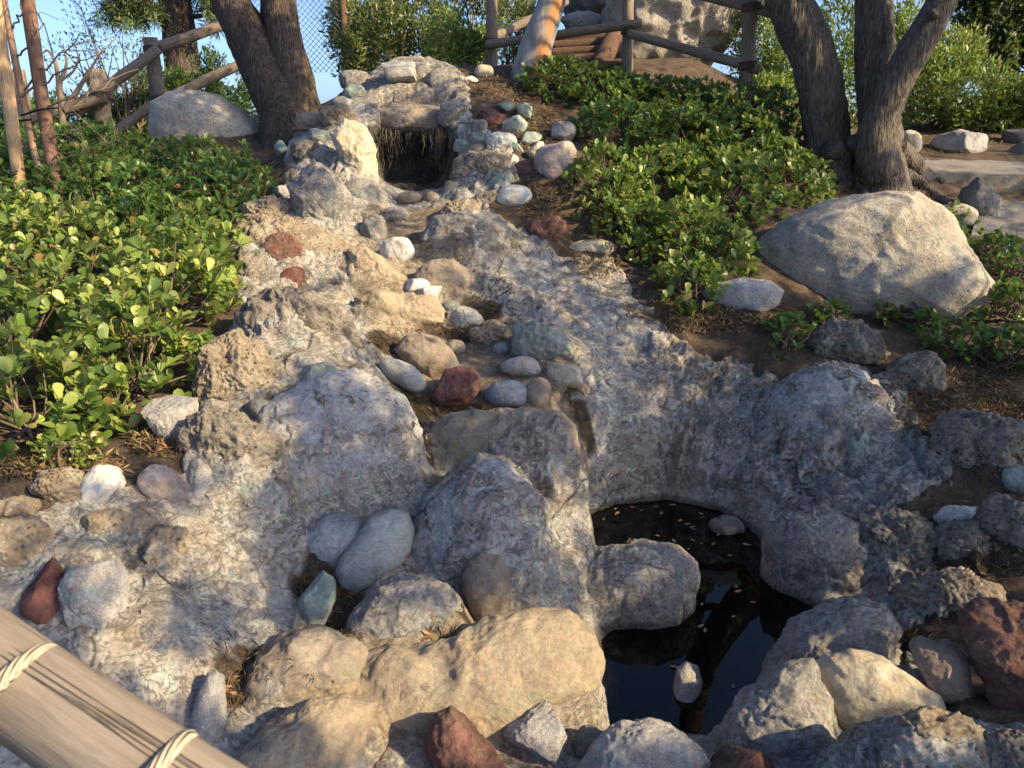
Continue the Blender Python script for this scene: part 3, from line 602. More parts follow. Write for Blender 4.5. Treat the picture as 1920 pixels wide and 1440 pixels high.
rock('stump_like_rock','stump like grey rock below the red rock','tufa','t',(443,471,502,545))
rock('flat_slab','thin flat slab at the hedge edge left of the stump like rock','cream','a',(373,483,446,512))
rock('purple_rock','purple red rock right of the stump like rock','darkred','b',(519,499,572,550))
rock('pale_slab','long pale flat slab below the red rock','cream','a',(560,494,664,532))
rock('tufa_mass','large pitted grey tufa mass halfway down the left bank','tufa','t',(446,548,672,664),depth=.65,
     out=[(446,610),(465,565),(510,548),(570,552),(625,575),(660,615),(672,650),(630,670),(540,672),(470,655)])
rock('tufa_crest','tall tan tufa lump at the hedge edge beside the pale green rock','tufatan','t',(366,622,516,765),depth=.75,
     out=[(370,700),(380,655),(415,632),(445,622),(480,650),(510,690),(516,735),(480,765),(420,768),(380,745)])
rock('pale_green_rock','pale green rock set on the mound left of the channel','green','b',(559,678,641,746))
rock('grey_flat_rock','grey sloping rock at the hedge edge below the tall tufa lump','granite','a',(260,732,372,846),depth=.7,
     out=[(260,780),(290,745),(335,733),(368,740),(372,800),(350,846),(310,835),(285,810)])
rock('tufa_mass','large dark pitted tufa mass at left centre, below the elongated rib','tufa','t',(345,765,545,935),depth=.7,
     out=[(345,815),(365,780),(400,765),(450,770),(500,800),(540,850),(545,905),(515,940),(460,920),(400,880),(355,850)])
rock('elongated_rib','smooth elongated rib of rock on the left mound','concrete','r',(465,746,556,820),tilt=-38)
rock('white_grey_rock','white grey angular rock at the left soil edge','white','a',(150,866,252,955),depth=.7,
     out=[(150,945),(158,900),(178,868),(200,868),(240,890),(252,925),(240,950),(190,958)])
rock('pinkish_rock','pinkish angular rock right of the white grey rock','pink','a',(250,853,354,962),depth=.7)
rock('grey_plate_rock','grey plate rock right of the pinkish rock','granite','a',(332,860,408,952),depth=.7)
rock('small_tufa','small dark tufa knob right of the grey plate rock','tufa','t',(388,884,458,952))
rock('tan_tufa_rock','tan tufa rock with holes at the left soil edge','tufatan','t',(63,878,162,952))
rock('tan_tufa_rock','small sunlit tan rock at the left picture edge above the layered boulder','tufatan','t',(-10,932,72,980))
rock('layered_boulder','layered tan boulder cut by the left picture edge','tufatan','b',(-40,968,90,1072),depth=.8)
rock('dark_red_rock','dark red rock in the left bank above the log rail','darkred','a',(45,1028,130,1175),depth=.7,
     out=[(45,1080),(70,1045),(110,1028),(112,1060),(128,1110),(125,1165),(85,1180),(52,1150)])
rock('grey_pitted_boulder','grey pitted boulder right of the dark red bank rock','granite','b',(114,1033,232,1200),depth=.7,cat='boulder')
rock('tan_ridge_rock','long tan ridge of rock below the white grey rock','tufatan','b',(148,955,300,1025),depth=.7)
rock('lit_bank_knob','sunlit pitted knob in the middle of the left bank','tufatan','t',(275,990,360,1110),depth=.5)
# -- far boulders
rock('shaded_boulder','large smooth boulder in shade below the left log fence','boulder','r',(288,172,515,310),depth=.7,cat='boulder',zc=8.35,
     out=[(288,240),(296,195),(325,176),(370,174),(415,185),(460,205),(490,235),(515,280),(510,310),(400,320),(300,315)])
rock('rock_pillar','tall rock pillar behind the right hand log fence','boulder','b',(1138,-150,1395,155),depth=.8,cat='boulder',zc=10.3,
     out=[(1145,120),(1142,30),(1150,-70),(1200,-140),(1290,-150),(1360,-80),(1392,10),(1388,60),(1350,90),(1310,150),(1240,165),(1170,158)])
rock('dark_high_rock','dark blue grey rock high behind the white barked tree','slate','b',(1050,-60,1150,40),cat='boulder',zc=11.3)
rock('pale_high_rock','pale rounded rock behind the log rail beside the white barked tree','boulder','b',(1052,22,1142,62),zc=10.8)
rock('path_rock','small pale rock touching the right hand tree roots','cream','r',(1682,245,1727,293))
rock('path_rock','rounded grey rock left on the upper terrace by the steps','granite','b',(1752,245,1847,294))
rock('dark_tall_rock','dark tall rock at the left end of the lower step','slate','b',(1793,331,1875,420),depth=.8,
     out=[(1795,400),(1805,355),(1830,333),(1855,338),(1870,375),(1875,410),(1850,425),(1810,425)])
rock('brown_front_rock','brown rock leaning on the dark tall rock','brown','r',(1808,358,1853,418))
rock('low_tan_rock','low tan rock left of the dark tall rock','boulder','r',(1750,381,1828,432))
rock('terrace_rock','upper dark block rock at the right edge above the steps','slate','a',(1866,241,1945,275),zc=9.0)
rock('terrace_rock','lower dark block rock at the right edge above the steps','slate','a',(1880,268,1945,322),zc=8.6)

# -- the fall: overhanging ledge with dry roots hanging in front of the hollow
led = rock('waterfall_ledge','overhanging brown ledge of the dry waterfall above the dark hollow','brownbed','c',(690,196,862,258),depth=1.5,cat='ledge',zc=8.05,
     out=[(688,235),(700,205),(740,196),(800,196),(850,205),(866,235),(858,258),(800,254),(750,250),(705,256)])
mb = MB()
for k in range(120):
    u = random.choice([random.gauss(722, 12), random.gauss(826, 13), random.uniform(706, 846)]); L = random.uniform(.03, .12) + .36*random.random()**2.5*(.35+abs(u-776)/70)
    zz = random.uniform(7.42, 7.7); p = PZ(u, random.uniform(238, 256), zz); w = random.uniform(.003, .010)
    pts = [p + np.array([random.gauss(0, .006)*i, random.gauss(0, .006)*i, -L*i/4]) for i in range(5)]
    mb.tube(pts, np.linspace(w, w*.3, 5), 4, False, a=random.random())
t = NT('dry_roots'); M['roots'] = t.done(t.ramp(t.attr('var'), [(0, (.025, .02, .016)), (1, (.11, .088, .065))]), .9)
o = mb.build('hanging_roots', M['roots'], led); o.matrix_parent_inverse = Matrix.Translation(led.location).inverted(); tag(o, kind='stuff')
# rings of the spiral rock

# ------------------------------------------------------------------ the shaped land, run up against every rock that is mortared in
def box_blur(A, r, axis):
    n = A.shape[axis]; c = np.cumsum(A, axis=axis); c = np.concatenate([np.zeros_like(np.take(c, [0], axis)), c], axis)
    a = np.clip(np.arange(n)-r, 0, n); b = np.clip(np.arange(n)+r+1, 0, n); sh = [1, 1]; sh[axis] = n
    return (np.take(c, b, axis)-np.take(c, a, axis))/(b-a).reshape(sh)
def blur(A, r):
    for k in range(3): A = box_blur(box_blur(A, r, 0), r, 1)
    return A
def fillet(Z):
    g = Z.reshape(len(rad), len(half)).copy(); top = g.copy(); mk = np.zeros_like(g)
    for W, hard in MORTAR:
        r = np.hypot(W[:, 0], W[:, 1]); a = np.arctan2(W[:, 0], W[:, 1]); i = np.rint(np.interp(r, rad, np.arange(len(rad)))).astype(int); j = np.rint(np.interp(a, half, np.arange(len(half)))).astype(int)
        R = np.full_like(g, -9.0); 
        for di in (-1, 0, 1):
            for dj in (-1, 0, 1): np.maximum.at(R, (np.clip(i+di, 0, g.shape[0]-1), np.clip(j+dj, 0, g.shape[1]-1)), W[:, 2])
        sel = R > g
        top = np.where(sel, np.maximum(top, g+(R-g)*hard), top); mk = np.maximum(mk, np.where(sel, 1.0, 0))
    B = blur(top, 5); w = np.clip(blur(mk, 9)*2.2, 0, 1); out = g + np.maximum(B-.028-g, 0)*w
    return out.ravel()
sdc = np.full(len(XY), 5.0); nearm = (XY[:, 1] < 12) & (np.abs(XY[:, 0]) < 6) & (XY[:, 1] > .3)
sdc[nearm] = poly_sd(XY[nearm], CONC); _q3 = np.column_stack([XY[nearm], np.zeros(nearm.sum())]); sdc[nearm] += .07*fbm(_q3*3, 3, 91) + .03*fbm(_q3*13, 3, 92)
sdb = np.full(len(XY), 5.0); sdb[nearm] = poly_sd(XY[nearm], BED)
sdl = np.full(len(XY), 5.0); sdl[nearm] = np.minimum(poly_sd(XY[nearm], LOBE), poly_sd(XY[nearm], TROUGH)); _q4 = np.column_stack([XY[nearm], np.zeros(nearm.sum())]); _nn = .05*fbm(_q4*5, 3, 93); sdl[nearm] += _nn; sdb[nearm] += _nn
Z = fillet(Z)
V = np.column_stack([XY, Z]); nI, nJ = len(rad), len(half)
G = V.reshape(nI, nJ, 3); gu = np.gradient(G, axis=1); gv = np.gradient(G, axis=0); NR = np.cross(gu, gv).reshape(-1, 3)
NR /= np.linalg.norm(NR, axis=1)[:, None]+1e-12; NR[NR[:, 2] < 0] *= -1
wet = sstep(.0, .15, V[:, 2] + 0.0*V[:, 0])
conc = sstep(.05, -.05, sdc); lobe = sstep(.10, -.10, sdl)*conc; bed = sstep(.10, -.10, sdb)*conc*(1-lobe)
near = (RR.ravel() < 13)
D = np.zeros(len(V)); q = V[near]
warp = np.stack([fbm(q*2.1+5, 3, 31), fbm(q*2.1+9, 3, 32), fbm(q*2.1+2, 3, 33)], 1)*.25
lumps = fbm(q*1.7+warp, 3, 3); cm = conc[near] > .001; qc = q[cm]; wc = warp[cm]; crust = np.zeros(len(q)); cell = np.full(len(q), .5); fin2 = np.zeros(len(q))
crust[cm] = fbm((qc+wc*.5)*6.5, 5, 4, .58, ridged=True); fine = fbm(q*26, 3, 5, .6)
cell[cm] = worley((qc+wc*.35)*5.2, 9); fin2[cm] = fbm((qc+wc)*15, 4, 14, .6, ridged=True)
cf = conc[near]*(1-.8*np.maximum(bed[near], lobe[near]*.8))*np.maximum(.30+.85*sstep(-.35, .45, fbm(q*1.1+40, 3, 55)), 1.15*sstep(.5, 1.1, q[:, 0])*sstep(3.2, 3.8, q[:, 1]))
D[near] = conc[near]*(lumps*.030 + fine*.0034) + cf*(crust*.026 + fin2*.009 - .05*np.clip(.34-cell, 0, 1)*2 + .022*(cell-.5)) + (1-conc[near])*(lumps*.02 + fine*.006)
V = V + NR*(D*(.25+.75*wet)*(.15+.85*np.abs(sstep(.10, -.10, sdc)*2-1)))[:, None]; Vb = V.copy(); Vb[:, 2] -= .07*sstep(-.09, .0, sdc)
idx = np.arange(nI*nJ).reshape(nI, nJ)
F = np.stack([idx[:-1, :-1], idx[:-1, 1:], idx[1:, 1:], idx[1:, :-1]], -1).reshape(-1, 4)
isC = (sdc[F].mean(1) < .02)
def sub(Fs, names):
    u_, inv = np.unique(Fs, return_inverse=True); return Vb[u_], inv.reshape(Fs.shape), {k: a[u_] for k, a in names.items()}
# pockets of soil between the rocks of the stream bed, the dark waterline round the pool, and shade painted into the hollow
dirt = np.zeros(len(V))
for u, v, ru, rv in [(690,745,60,45),(760,760,70,30),(860,775,120,18),(1085,760,30,10),(440,1290,45,60),(470,1250,40,30),(620,1120,70,60),(640,1180,40,30),(1800,1000,120,60),(1830,1060,110,60),(1700,1215,70,25),(790,845,25,40),(780,900,20,60),(830,625,60,14),(730,645,40,20),(850,1205,60,14),(590,1300,70,20),(1880,900,80,50),(900,590,40,30)]:
    p0 = hit(u, v); pa = hit(u+ru, v); pb = hit(u, v-rv)
    rx = max(.03, abs(pa[0]-p0[0])); ry = max(.05, min(.4, abs(pb[1]-p0[1])))
    e = ((V[:, 0]-p0[0])/rx)**2 + ((V[:, 1]-p0[1])/ry)**2
    dirt = np.maximum(dirt, sstep(1.25, .6, e + .35*np.where(near, 1, 0)*np.sin(V[:, 0]*23+np.sin(V[:, 1]*31))))
damp_shade_v = sstep(.05, .015, V[:, 2])*.75; incave = (V[:, 0] > CAVE[0]-.06) & (V[:, 0] < CAVE[1]+.06) & (V[:, 1] > 7.42) & (V[:, 1] < CAVE[2]+.1) & (V[:, 2] < 2.38); damp_shade_v = np.where(incave, np.maximum(damp_shade_v, .85*sstep(7.42, 7.6, V[:, 1])), damp_shade_v)  # wet waterline at the pool; in the cave, shade painted as dark colour
VA = {'bed': bed, 'lobe': lobe, 'smooth': np.maximum(bed, lobe), 'dirt': dirt, 'damp_shade': damp_shade_v}
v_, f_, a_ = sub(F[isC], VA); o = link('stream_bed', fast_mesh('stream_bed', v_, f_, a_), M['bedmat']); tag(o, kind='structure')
i2 = idx[::2, ::2] if (nI % 2 and nJ % 2) else idx[np.r_[0:nI:2, nI-1]][:, np.r_[0:nJ:2, nJ-1]]
F2 = np.stack([i2[:-1, :-1], i2[:-1, 1:], i2[1:, 1:], i2[1:, :-1]], -1).reshape(-1, 4); F2 = F2[(F2[:, 0] != F2[:, 1]) & (F2[:, 1] != F2[:, 2])]
F2 = F2[sdc[F2].max(1) > -.16]; Vg = V.copy(); Vg[:, 2] -= .06*sstep(-.02, -.14, sdc)
FASTZ[0] = np.where(sdc < -.05, Vb[:, 2], np.where(sdc > .05, V[:, 2], np.maximum(Vb[:, 2], Vg[:, 2]))).reshape(nI, nJ)
u_, inv = np.unique(F2, return_inverse=True); o = link('ground', fast_mesh('ground', Vg[u_], inv.reshape(F2.shape), {}), M['soil']); tag(o, kind='structure')

# ------------------------------------------------------------------ foliage
def leaf_mat(name, stops, trans=.35, rough=.38, spec=.45, tcol=(.30, .42, .06)):
    t = NT(name); col = t.ramp(t.attr('var'), stops); geo = t.n("ShaderNodeNewGeometry")
    col = t.mix(t.math('MULTIPLY', geo.outputs["Backfacing"], .45), col, (.20, .26, .10))
    m = t.done(col, rough, None, spec)
    tr = t.n("ShaderNodeBsdfTranslucent", {0: t.mix(.6, col, tcol)}); mx = t.n("ShaderNodeMixShader", {0: trans, 1: t.b.outputs[0], 2: tr.outputs[0]})
    t.t.links.new(mx.outputs[0], t.t.nodes["Material Output"].inputs[0]); return m
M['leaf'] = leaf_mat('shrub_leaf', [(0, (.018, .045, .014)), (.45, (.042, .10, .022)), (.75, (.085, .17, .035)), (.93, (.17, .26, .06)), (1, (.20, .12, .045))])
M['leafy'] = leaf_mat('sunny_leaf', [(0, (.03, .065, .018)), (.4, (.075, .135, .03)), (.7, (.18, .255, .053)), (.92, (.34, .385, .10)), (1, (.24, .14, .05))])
M['olive'] = leaf_mat('olive_leaf', [(0, (.035, .05, .022)), (.5, (.085, .11, .04)), (.85, (.16, .18, .07)), (1, (.24, .21, .10))], .3)
M['darkleaf'] = leaf_mat('dark_tree_leaf', [(0, (.006, .016, .008)), (.6, (.016, .036, .016)), (1, (.04, .07, .028))], .2)
M['needle'] = leaf_mat('pine_needle', [(0, (.03, .05, .025)), (.7, (.07, .10, .045)), (1, (.17, .14, .08))], .15)
LT_V = np.array([[0, 0, 0], [0, .36, -.03], [0, .70, -.02], [0, 1.0, -.09], [-.19, .36, .035], [-.29, .70, .04], [.19, .36, .035], [.29, .70, .04]])
LT_F = np.array([[0, 6, 1], [1, 6, 7], [1, 7, 2], [2, 7, 3], [0, 1, 4], [1, 5, 4], [1, 2, 5], [2, 3, 5]])
LN_V = np.array([[0, 0, 0], [0, .22, -.02], [0, .5, -.03], [0, .78, -.02], [0, 1.0, -.07]] + [[sg*w, y, z] for sg in (1, -1) for w, y, z in ((.09, .20, .02), (.225, .48, .045), (.285, .72, .045), (.20, .91, .0))])
LN_F = np.array([[0, 5, 1], [1, 5, 6], [1, 6, 2], [2, 6, 7], [2, 7, 3], [3, 7, 8], [3, 8, 4], [0, 1, 9], [1, 10, 9], [1, 2, 10], [2, 11, 10], [2, 3, 11], [3, 12, 11], [3, 4, 12]])
LS_V = np.array([[0, 0, 0], [.22, .5, .05], [0, 1, -.05], [-.22, .5, .05]]); LS_F = np.array([[0, 1, 2], [0, 2, 3]])
def unit(a): return a/(np.linalg.norm(a, axis=-1, keepdims=True)+1e-12)
def leaves(pos, axis, nrm, size, var, simple=False, width=1.0):
    TV, TF = (LS_V, LS_F) if simple else (LN_V, LN_F) if simple is None else (LT_V, LT_F)
    y = unit(axis); x = unit(np.cross(y, nrm)); z = np.cross(x, y); k = len(TV); n = len(pos)
    s = size[:, None, None]
    V = pos[:, None, :] + s*(TV[None, :, 0:1]*width*x[:, None, :] + TV[None, :, 1:2]*y[:, None, :] + TV[None, :, 2:3]*z[:, None, :])
    F = TF[None] + (np.arange(n)*k)[:, None, None]
    return V.reshape(-1, 3), F.reshape(-1, 3), np.repeat(var, k)
def rosettes(P, A, ln, rg, nl=(5, 9), base=.45, spread=(.35, 1.25)):
    """leaf whorls at points P with axes A -> arrays for leaves()"""
    pos, ax, nr, sz, vr = [], [], [], [], []
    cnt = rg.integers(nl[0], nl[1], len(P)); idx = np.repeat(np.arange(len(P)), cnt); n = len(idx)
    A = unit(A); r0 = unit(np.cross(A, rg.normal(size=A.shape))); r1 = np.cross(A, r0)
    th = rg.uniform(0, 6.283, n); til = rg.uniform(*spread, n)
    out = np.cos(th)[:, None]*r0[idx] + np.sin(th)[:, None]*r1[idx]
    axs = unit(np.cos(til)[:, None]*A[idx] + np.sin(til)[:, None]*out); nrm = unit(np.sin(til)[:, None]*A[idx] - np.cos(til)[:, None]*out + rg.normal(0, .12, (n, 3)))
    young = 1-(til-spread[0])/(spread[1]-spread[0])
    var = np.clip(base + .25*(rg.random(n)-.5) + .22*rg.normal(size=len(P))[idx]*.7 + .28*(young-.5), 0, .97)
    var[rg.random(n) < .03] = 1.0
    return P[idx] + axs*ln*.06 - A[idx]*rg.uniform(0, ln*.5, n)[:, None], axs, nrm, ln*rg.uniform(.5, 1.2, n), var
t = NT('twig'); M['twig'] = t.done(t.ramp(t.attr('var'), [(0, (.08, .055, .04)), (1, (.20, .15, .11))]), .85)
SH = [0]
def shrub(label, x, y, rx, ry, h, ln=.062, dens=1.0, mat='leaf', base=.45, group=None, name='shrub', single=0, nl=(5, 9), z=None, cat='shrub', dense_in=.6):
    SH[0] += 1; rg = np.random.default_rng(500+SH[0]); zg = H(x, y) if z is None else z
    root = thing(name, label, cat, (x, y, zg), group)
    area = 2*math.pi*((rx*ry+rx*h+ry*h)/3); n = int(area/(ln*ln*1.15)*dens)
    d = unit(rg.normal(size=(n, 3))); d[:, 2] = np.abs(d[:, 2])*1.05-.06; d = unit(d)
    rr = (1 + .16*fbm(d*2.3+SH[0]*3.1, 3, SH[0]))*np.where(rg.random(n) < .75, rg.uniform(.9, 1.06, n), rg.uniform(dense_in, .9, n))
    P = d*rr[:, None]*np.array([rx, ry, h])
    A = unit(d/np.array([rx, ry, h])*.6/np.linalg.norm(1/np.array([rx, ry, h])) + np.array([0, 0, .55]) + rg.normal(0, .28, (n, 3)))
    gz = HF(P[:, :2]+[x, y]) - zg if z is None else np.zeros(n); P[:, 2] += np.maximum(gz, -.5)*(1-.35*np.clip(P[:, 2]/max(h, .01), 0, 1)) + .03
    a = rosettes(P, A, ln, rg, nl, base)
    if single:                                                       # the leaves that show largest stand on their own
        q = a[0] + np.array([x, y, zg]); uu, vv, zz = proj(q.reshape(-1, 3)) if False else (960+FPX*((q-CAMP) @ RT)/((q-CAMP) @ FW), 720-FPX*((q-CAMP) @ UP)/((q-CAMP) @ FW), (q-CAMP) @ FW)
        face = rr.max()*0 + np.repeat(0, len(q)); ok = (uu > -30) & (vv < 900) & (a[2] @ (-SUN_DIR*-1) > .1)
        top = a[0][:, 2] > .45*h; sel = np.flatnonzero(ok & top); sel = sel[np.argsort(zz[sel])][:single]; keep = np.ones(len(q), bool); keep[sel] = False
        for i in sel:
            b = min(5, int(a[4][i]*6)); me = LEAFME[b]
            o = bpy.data.objects.new('leaf', me); COL.objects.link(o); o.parent = root
            yv = Vector(a[1][i]).normalized(); xv = yv.cross(Vector(a[2][i])).normalized(); zv = xv.cross(yv)
            o.matrix_local = Matrix.Translation(Vector(a[0][i])) @ Matrix((xv, yv, zv)).transposed().to_4x4() @ Matrix.Scale(float(a[3][i]), 4)
        a = [k[keep] for k in a]
    V_, F_, A_ = leaves(*a, simple=None if ln > .07 else False); f = link('foliage', fast_mesh('foliage', V_, F_, {'var': A_}), M[mat], root); tag(f, kind='stuff')
    mb = MB(); ii = rg.choice(len(P), min(len(P), 26), replace=False)
    for i in ii:
        e = P[i]; c0 = np.array([rg.normal(0, .04), rg.normal(0, .04), 0.0]); md = (c0+e)*.5 + np.array([0, 0, -.06*h]) + rg.normal(0, .03, 3)
        mb.tube(spline([c0, md, e*.98], 6), np.linspace(.008, .0025, 6), 5, False, a=rg.random())
    mb.build('stem', M['twig'], root)
    return root
LEAFME = []
for k in range(6):
    V_, F_, A_ = LN_V, LN_F, np.full(13, (k+.5)/6); me = fast_mesh('leaf', V_, F_, {'var': A_}); me.materials.append(M['leafy']); LEAFME.append(me)

HL = 'hedge left of the dry stream'
LS = [ # x, y, rx, ry, h, label, single leaves
(-2.20,3.25,.42,.36,.34,'glossy shrub at the left picture edge just above the soil with litter',90),
(-1.92,3.72,.36,.40,.36,'glossy shrub beside the tall tan tufa lump, nearest the stream',90),
(-2.62,3.95,.55,.50,.42,'sunlit broad leaved shrub at the left edge, second up from the soil',60),
(-2.05,4.45,.42,.50,.36,'glossy shrub left of the large pitted tufa mass',50),
(-2.85,4.85,.62,.52,.44,'yellow green sunlit shrub below the bamboo stakes',0),
(-2.22,5.15,.40,.45,.34,'dark glossy shrub left of the thin flat slab',0),
(-3.7,5.4,.6,.6,.46,'sunlit shrub at the left edge round the foot of the stakes',0),
(-2.75,5.85,.5,.5,.40,'shaded glossy shrub left of the tufa crest',0),
(-2.45,6.6,.45,.55,.38,'shaded shrub in the left hedge beside the round brown tufa stone',0),
(-3.4,6.5,.55,.6,.42,'shaded shrub in the middle of the left hedge',0),
(-4.3,6.6,.6,.6,.46,'shrub behind the bamboo stakes',0),
(-2.9,7.4,.5,.5,.36,'shaded shrub in front of the large smooth boulder',0),
(-3.9,7.5,.6,.55,.42,'shrub left of the large smooth boulder',0),
(-4.9,7.6,.6,.6,.46,'shrub at the far left edge below the log fence',0)]
for x, y, rx, ry, h, lb, sg in LS:
    h *= 1.2 if y < 5.6 else 1.05
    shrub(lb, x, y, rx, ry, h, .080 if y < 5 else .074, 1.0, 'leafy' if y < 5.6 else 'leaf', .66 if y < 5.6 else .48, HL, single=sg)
HR = 'shrubs covering the slope right of the dry stream'
def at(u, v): p = hit(u, v); return p[0], p[1]
RS = [(1120,185,.40,.40,.26,'small dark shrub right of the white barked tree'),(1040,165,.36,.34,.26,'small dark shrub at the foot of the white barked tree'),
(1190,205,.45,.4,.28,'dark shrub below the wooden steps'),(1290,215,.45,.4,.28,'dark shrub below the rock pillar'),(1385,240,.42,.4,.28,'dark shrub at the foot of the right fence post'),
(1170,275,.42,.4,.27,'shaded shrub on the slope above the sunlit one'),(1275,290,.48,.45,.3,'shaded shrub in the middle of the right slope'),(1385,300,.45,.42,.3,'shaded shrub left of the right hand trees'),(1465,240,.32,.34,.26,'dark shrub touching the leaning trunk'),
(1150,385,.36,.34,.28,'brightly sunlit shrub right of the angular tan grey rock'),(1255,385,.42,.4,.29,'half shaded shrub right of the brightly sunlit one'),(1365,385,.45,.4,.29,'half shaded shrub above the big sandy boulder'),(1470,350,.40,.36,.26,'shrub between the trees and the big sandy boulder'),
(1180,450,.30,.3,.24,'glossy shrub beside the low cream slab'),(1285,480,.36,.33,.27,'glossy shrub left of the big sandy boulder'),(1350,500,.26,.26,.22,'small glossy shrub touching the left side of the big sandy boulder'),(1290,560,.24,.24,.20,'low glossy shrub overhanging the crest above the grey bank')]
for u, v, rx, ry, h, lb in RS:
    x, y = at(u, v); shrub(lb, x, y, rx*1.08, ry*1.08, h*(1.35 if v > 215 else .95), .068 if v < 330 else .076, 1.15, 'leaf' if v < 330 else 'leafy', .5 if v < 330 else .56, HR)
HM = 'low plants round the big sandy boulder'
for u, v, rx, ry, h, lb in [(1475,655,.17,.16,.16,'small plant left of the spiral rock'),(1560,612,.17,.14,.12,'low plant in front of the big sandy boulder, above the spiral rock'),(1650,600,.16,.14,.11,'low plant before the middle of the big sandy boulder'),(1720,612,.17,.14,.12,'low plant before the right end of the big sandy boulder'),
    (1800,665,.24,.22,.18,'dark plant right of the knobbly tufa stone'),(1885,690,.26,.24,.20,'dark plant at the right edge above the grey pitted block'),(1890,600,.26,.24,.2,'sunlit plant at the right edge beside the big sandy boulder'),(1850,480,.24,.22,.18,'dark plant under the lower step'),(1905,530,.24,.22,.18,'dark plant at the right edge below the lower step'),(1790,425,.18,.18,.14,'small plant behind the big sandy boulder')]:
    x, y = at(u, v); shrub(lb, x, y, rx, ry, h, .066, 1.0, 'leaf', .46, HM, name='low_plant', cat='plant')
x, y = at(130, 868); shrub('tiny bright green seedling patch on the soil at left', x, y, .13, .07, .07, .026, .8, 'leafy', .75, name='seedling_patch', cat='plant')
x, y = at(205, 790); shrub('pale small leaved sprig among the broad leaves at lower left', x, y+.02, .08, .08, .26, .03, .9, 'leafy', .8, name='sprig', cat='plant')

# bushes and trees behind ----------------------------------------------------
def cloud(label, name, lumps, mat, ln, n, base=.5, group=None, cat='bush', stems=10, simple=True, width=.8, up=.4):
    """a bush or crown of many small leaves in several overlapping lumps; lumps: (x,y,z,rx,ry,rz)"""
    SH[0] += 1; rg = np.random.default_rng(900+SH[0]); L = np.array(lumps, float); c = L[:, :3].mean(0); gz = H(c[0], c[1])
    root = thing(name, label, cat, (c[0], c[1], gz), group); o_ = np.array([c[0], c[1], gz])
    wts = (L[:, 3]*L[:, 4]*L[:, 5])**(2/3); pk = rg.choice(len(L), n, p=wts/wts.sum())
    d = unit(rg.normal(size=(n, 3))); k = d*(rg.random(n)**.28)[:, None]
    k *= (1+.30*fbm(d*2.6+pk[:, None]*7.7+SH[0], 3, SH[0]))[:, None]
    P = L[pk, :3] + k*L[pk, 3:]
    cl = fbm(P*2.2, 3, 77+SH[0]); keep = cl > -.34; P, d, cl = P[keep], d[keep], cl[keep]; n = len(P)
    tw = max(1, n//4); ax = unit(d*.7 + np.array([0, 0, up]) + rg.normal(0, .55, (n, 3))); nr = unit(d + np.array([0, 0, .6]) + rg.normal(0, .5, (n, 3)))
    var = np.clip(base + .30*cl + rg.normal(0, .13, n), 0, .96); var[rg.random(n) < .02] = 1
    V_, F_, A_ = leaves(P-o_, ax, nr, ln*rg.uniform(.6, 1.25, n), var, simple, width)
    f = link('foliage', fast_mesh('foliage', V_, F_, {'var': A_}), M[mat], root); tag(f, kind='stuff')
    mb = MB()
    for i in range(stems):
        e = P[rg.integers(n)]-o_; c0 = np.array([rg.normal(0, .10), rg.normal(0, .10), -.05])
        mb.tube(spline([c0, (c0+e)*.5+rg.normal(0, .08, 3), e], 8), np.linspace(.018, .004, 8), 5, False, a=rg.random())
    if stems: mb.build('stem', M['twig'], root)
    return root
def L_(u, v, Y, rx, ry, rz): p = PY(u, v, Y); return (p[0], p[1], p[2], rx, ry, rz)
cloud('tall olive bush beside the chain link fence', 'tall_bush', [L_(660,40,10.8,.32,.35,.75),L_(700,70,10.7,.42,.4,.6),L_(650,100,10.4,.25,.3,.25)], 'olive', 0.075, 9880, .55, 'bushes behind the stream head')
cloud('tall olive bush behind the stream head, left of the round leaved bush', 'tall_bush', [L_(770,30,11.0,.5,.4,.8),L_(730,60,10.9,.35,.4,.5),L_(790,85,10.6,.35,.35,.35)], 'olive', 0.075, 10640, .5, 'bushes behind the stream head')
cloud('yellow olive bush left of the fence post', 'tall_bush', [L_(865,15,11.2,.5,.4,.8),L_(900,40,11.0,.35,.35,.6)], 'olive', 0.069, 9880, .62, 'bushes behind the stream head')
cloud('round leaved green bush at the stream head', 'round_bush', [L_(855,85,9.9,.34,.3,.34),L_(835,110,9.7,.22,.22,.2),L_(885,70,10.0,.22,.22,.28)], 'leafy', 0.069, 6080, .5, 'bushes behind the stream head')
cloud('yellow bush seen between the fence post and the white barked tree', 'tall_bush', [L_(960,20,12.0,.4,.4,.8),L_(985,60,11.8,.3,.3,.4)], 'olive', 0.069, 6840, .65, 'bushes behind the stream head')
cloud('green bush behind the log fence left of the pine trunk', 'hedge_bush', [L_(240,215,10.9,.5,.4,.32),L_(300,190,11.0,.45,.4,.4),L_(215,240,10.6,.35,.3,.25)], 'leaf', 0.069, 9880, .5, 'bushes along the left log fence')
cloud('green bush right of the pine trunk behind the log fence', 'hedge_bush', [L_(370,170,10.8,.4,.35,.5),L_(430,200,10.6,.35,.35,.4),L_(405,130,11,.25,.3,.3)], 'leaf', 0.069, 9880, .5, 'bushes along the left log fence')
cloud('bush left of the log fence end post', 'hedge_bush', [L_(130,225,10.0,.45,.4,.3),L_(60,240,9.6,.4,.4,.3),L_(10,230,9.6,.4,.4,.3)], 'leaf', 0.069, 7980, .5, 'bushes along the left log fence')
cloud('bright bush between the rock pillar and the leaning trunk', 'leafy_bush', [L_(1430,80,10.6,.4,.4,.7),L_(1480,140,10.0,.3,.3,.4),L_(1440,170,9.6,.3,.25,.18)], 'leafy', 0.069, 9880, .58, 'bushes behind the right hand trees')
cloud('tall leafy bush seen between the two right hand trunks', 'leafy_bush', [L_(1580,100,10.4,.4,.4,.9),L_(1570,220,9.7,.35,.3,.3)], 'leafy', 0.069, 9880, .55, 'bushes behind the right hand trees')
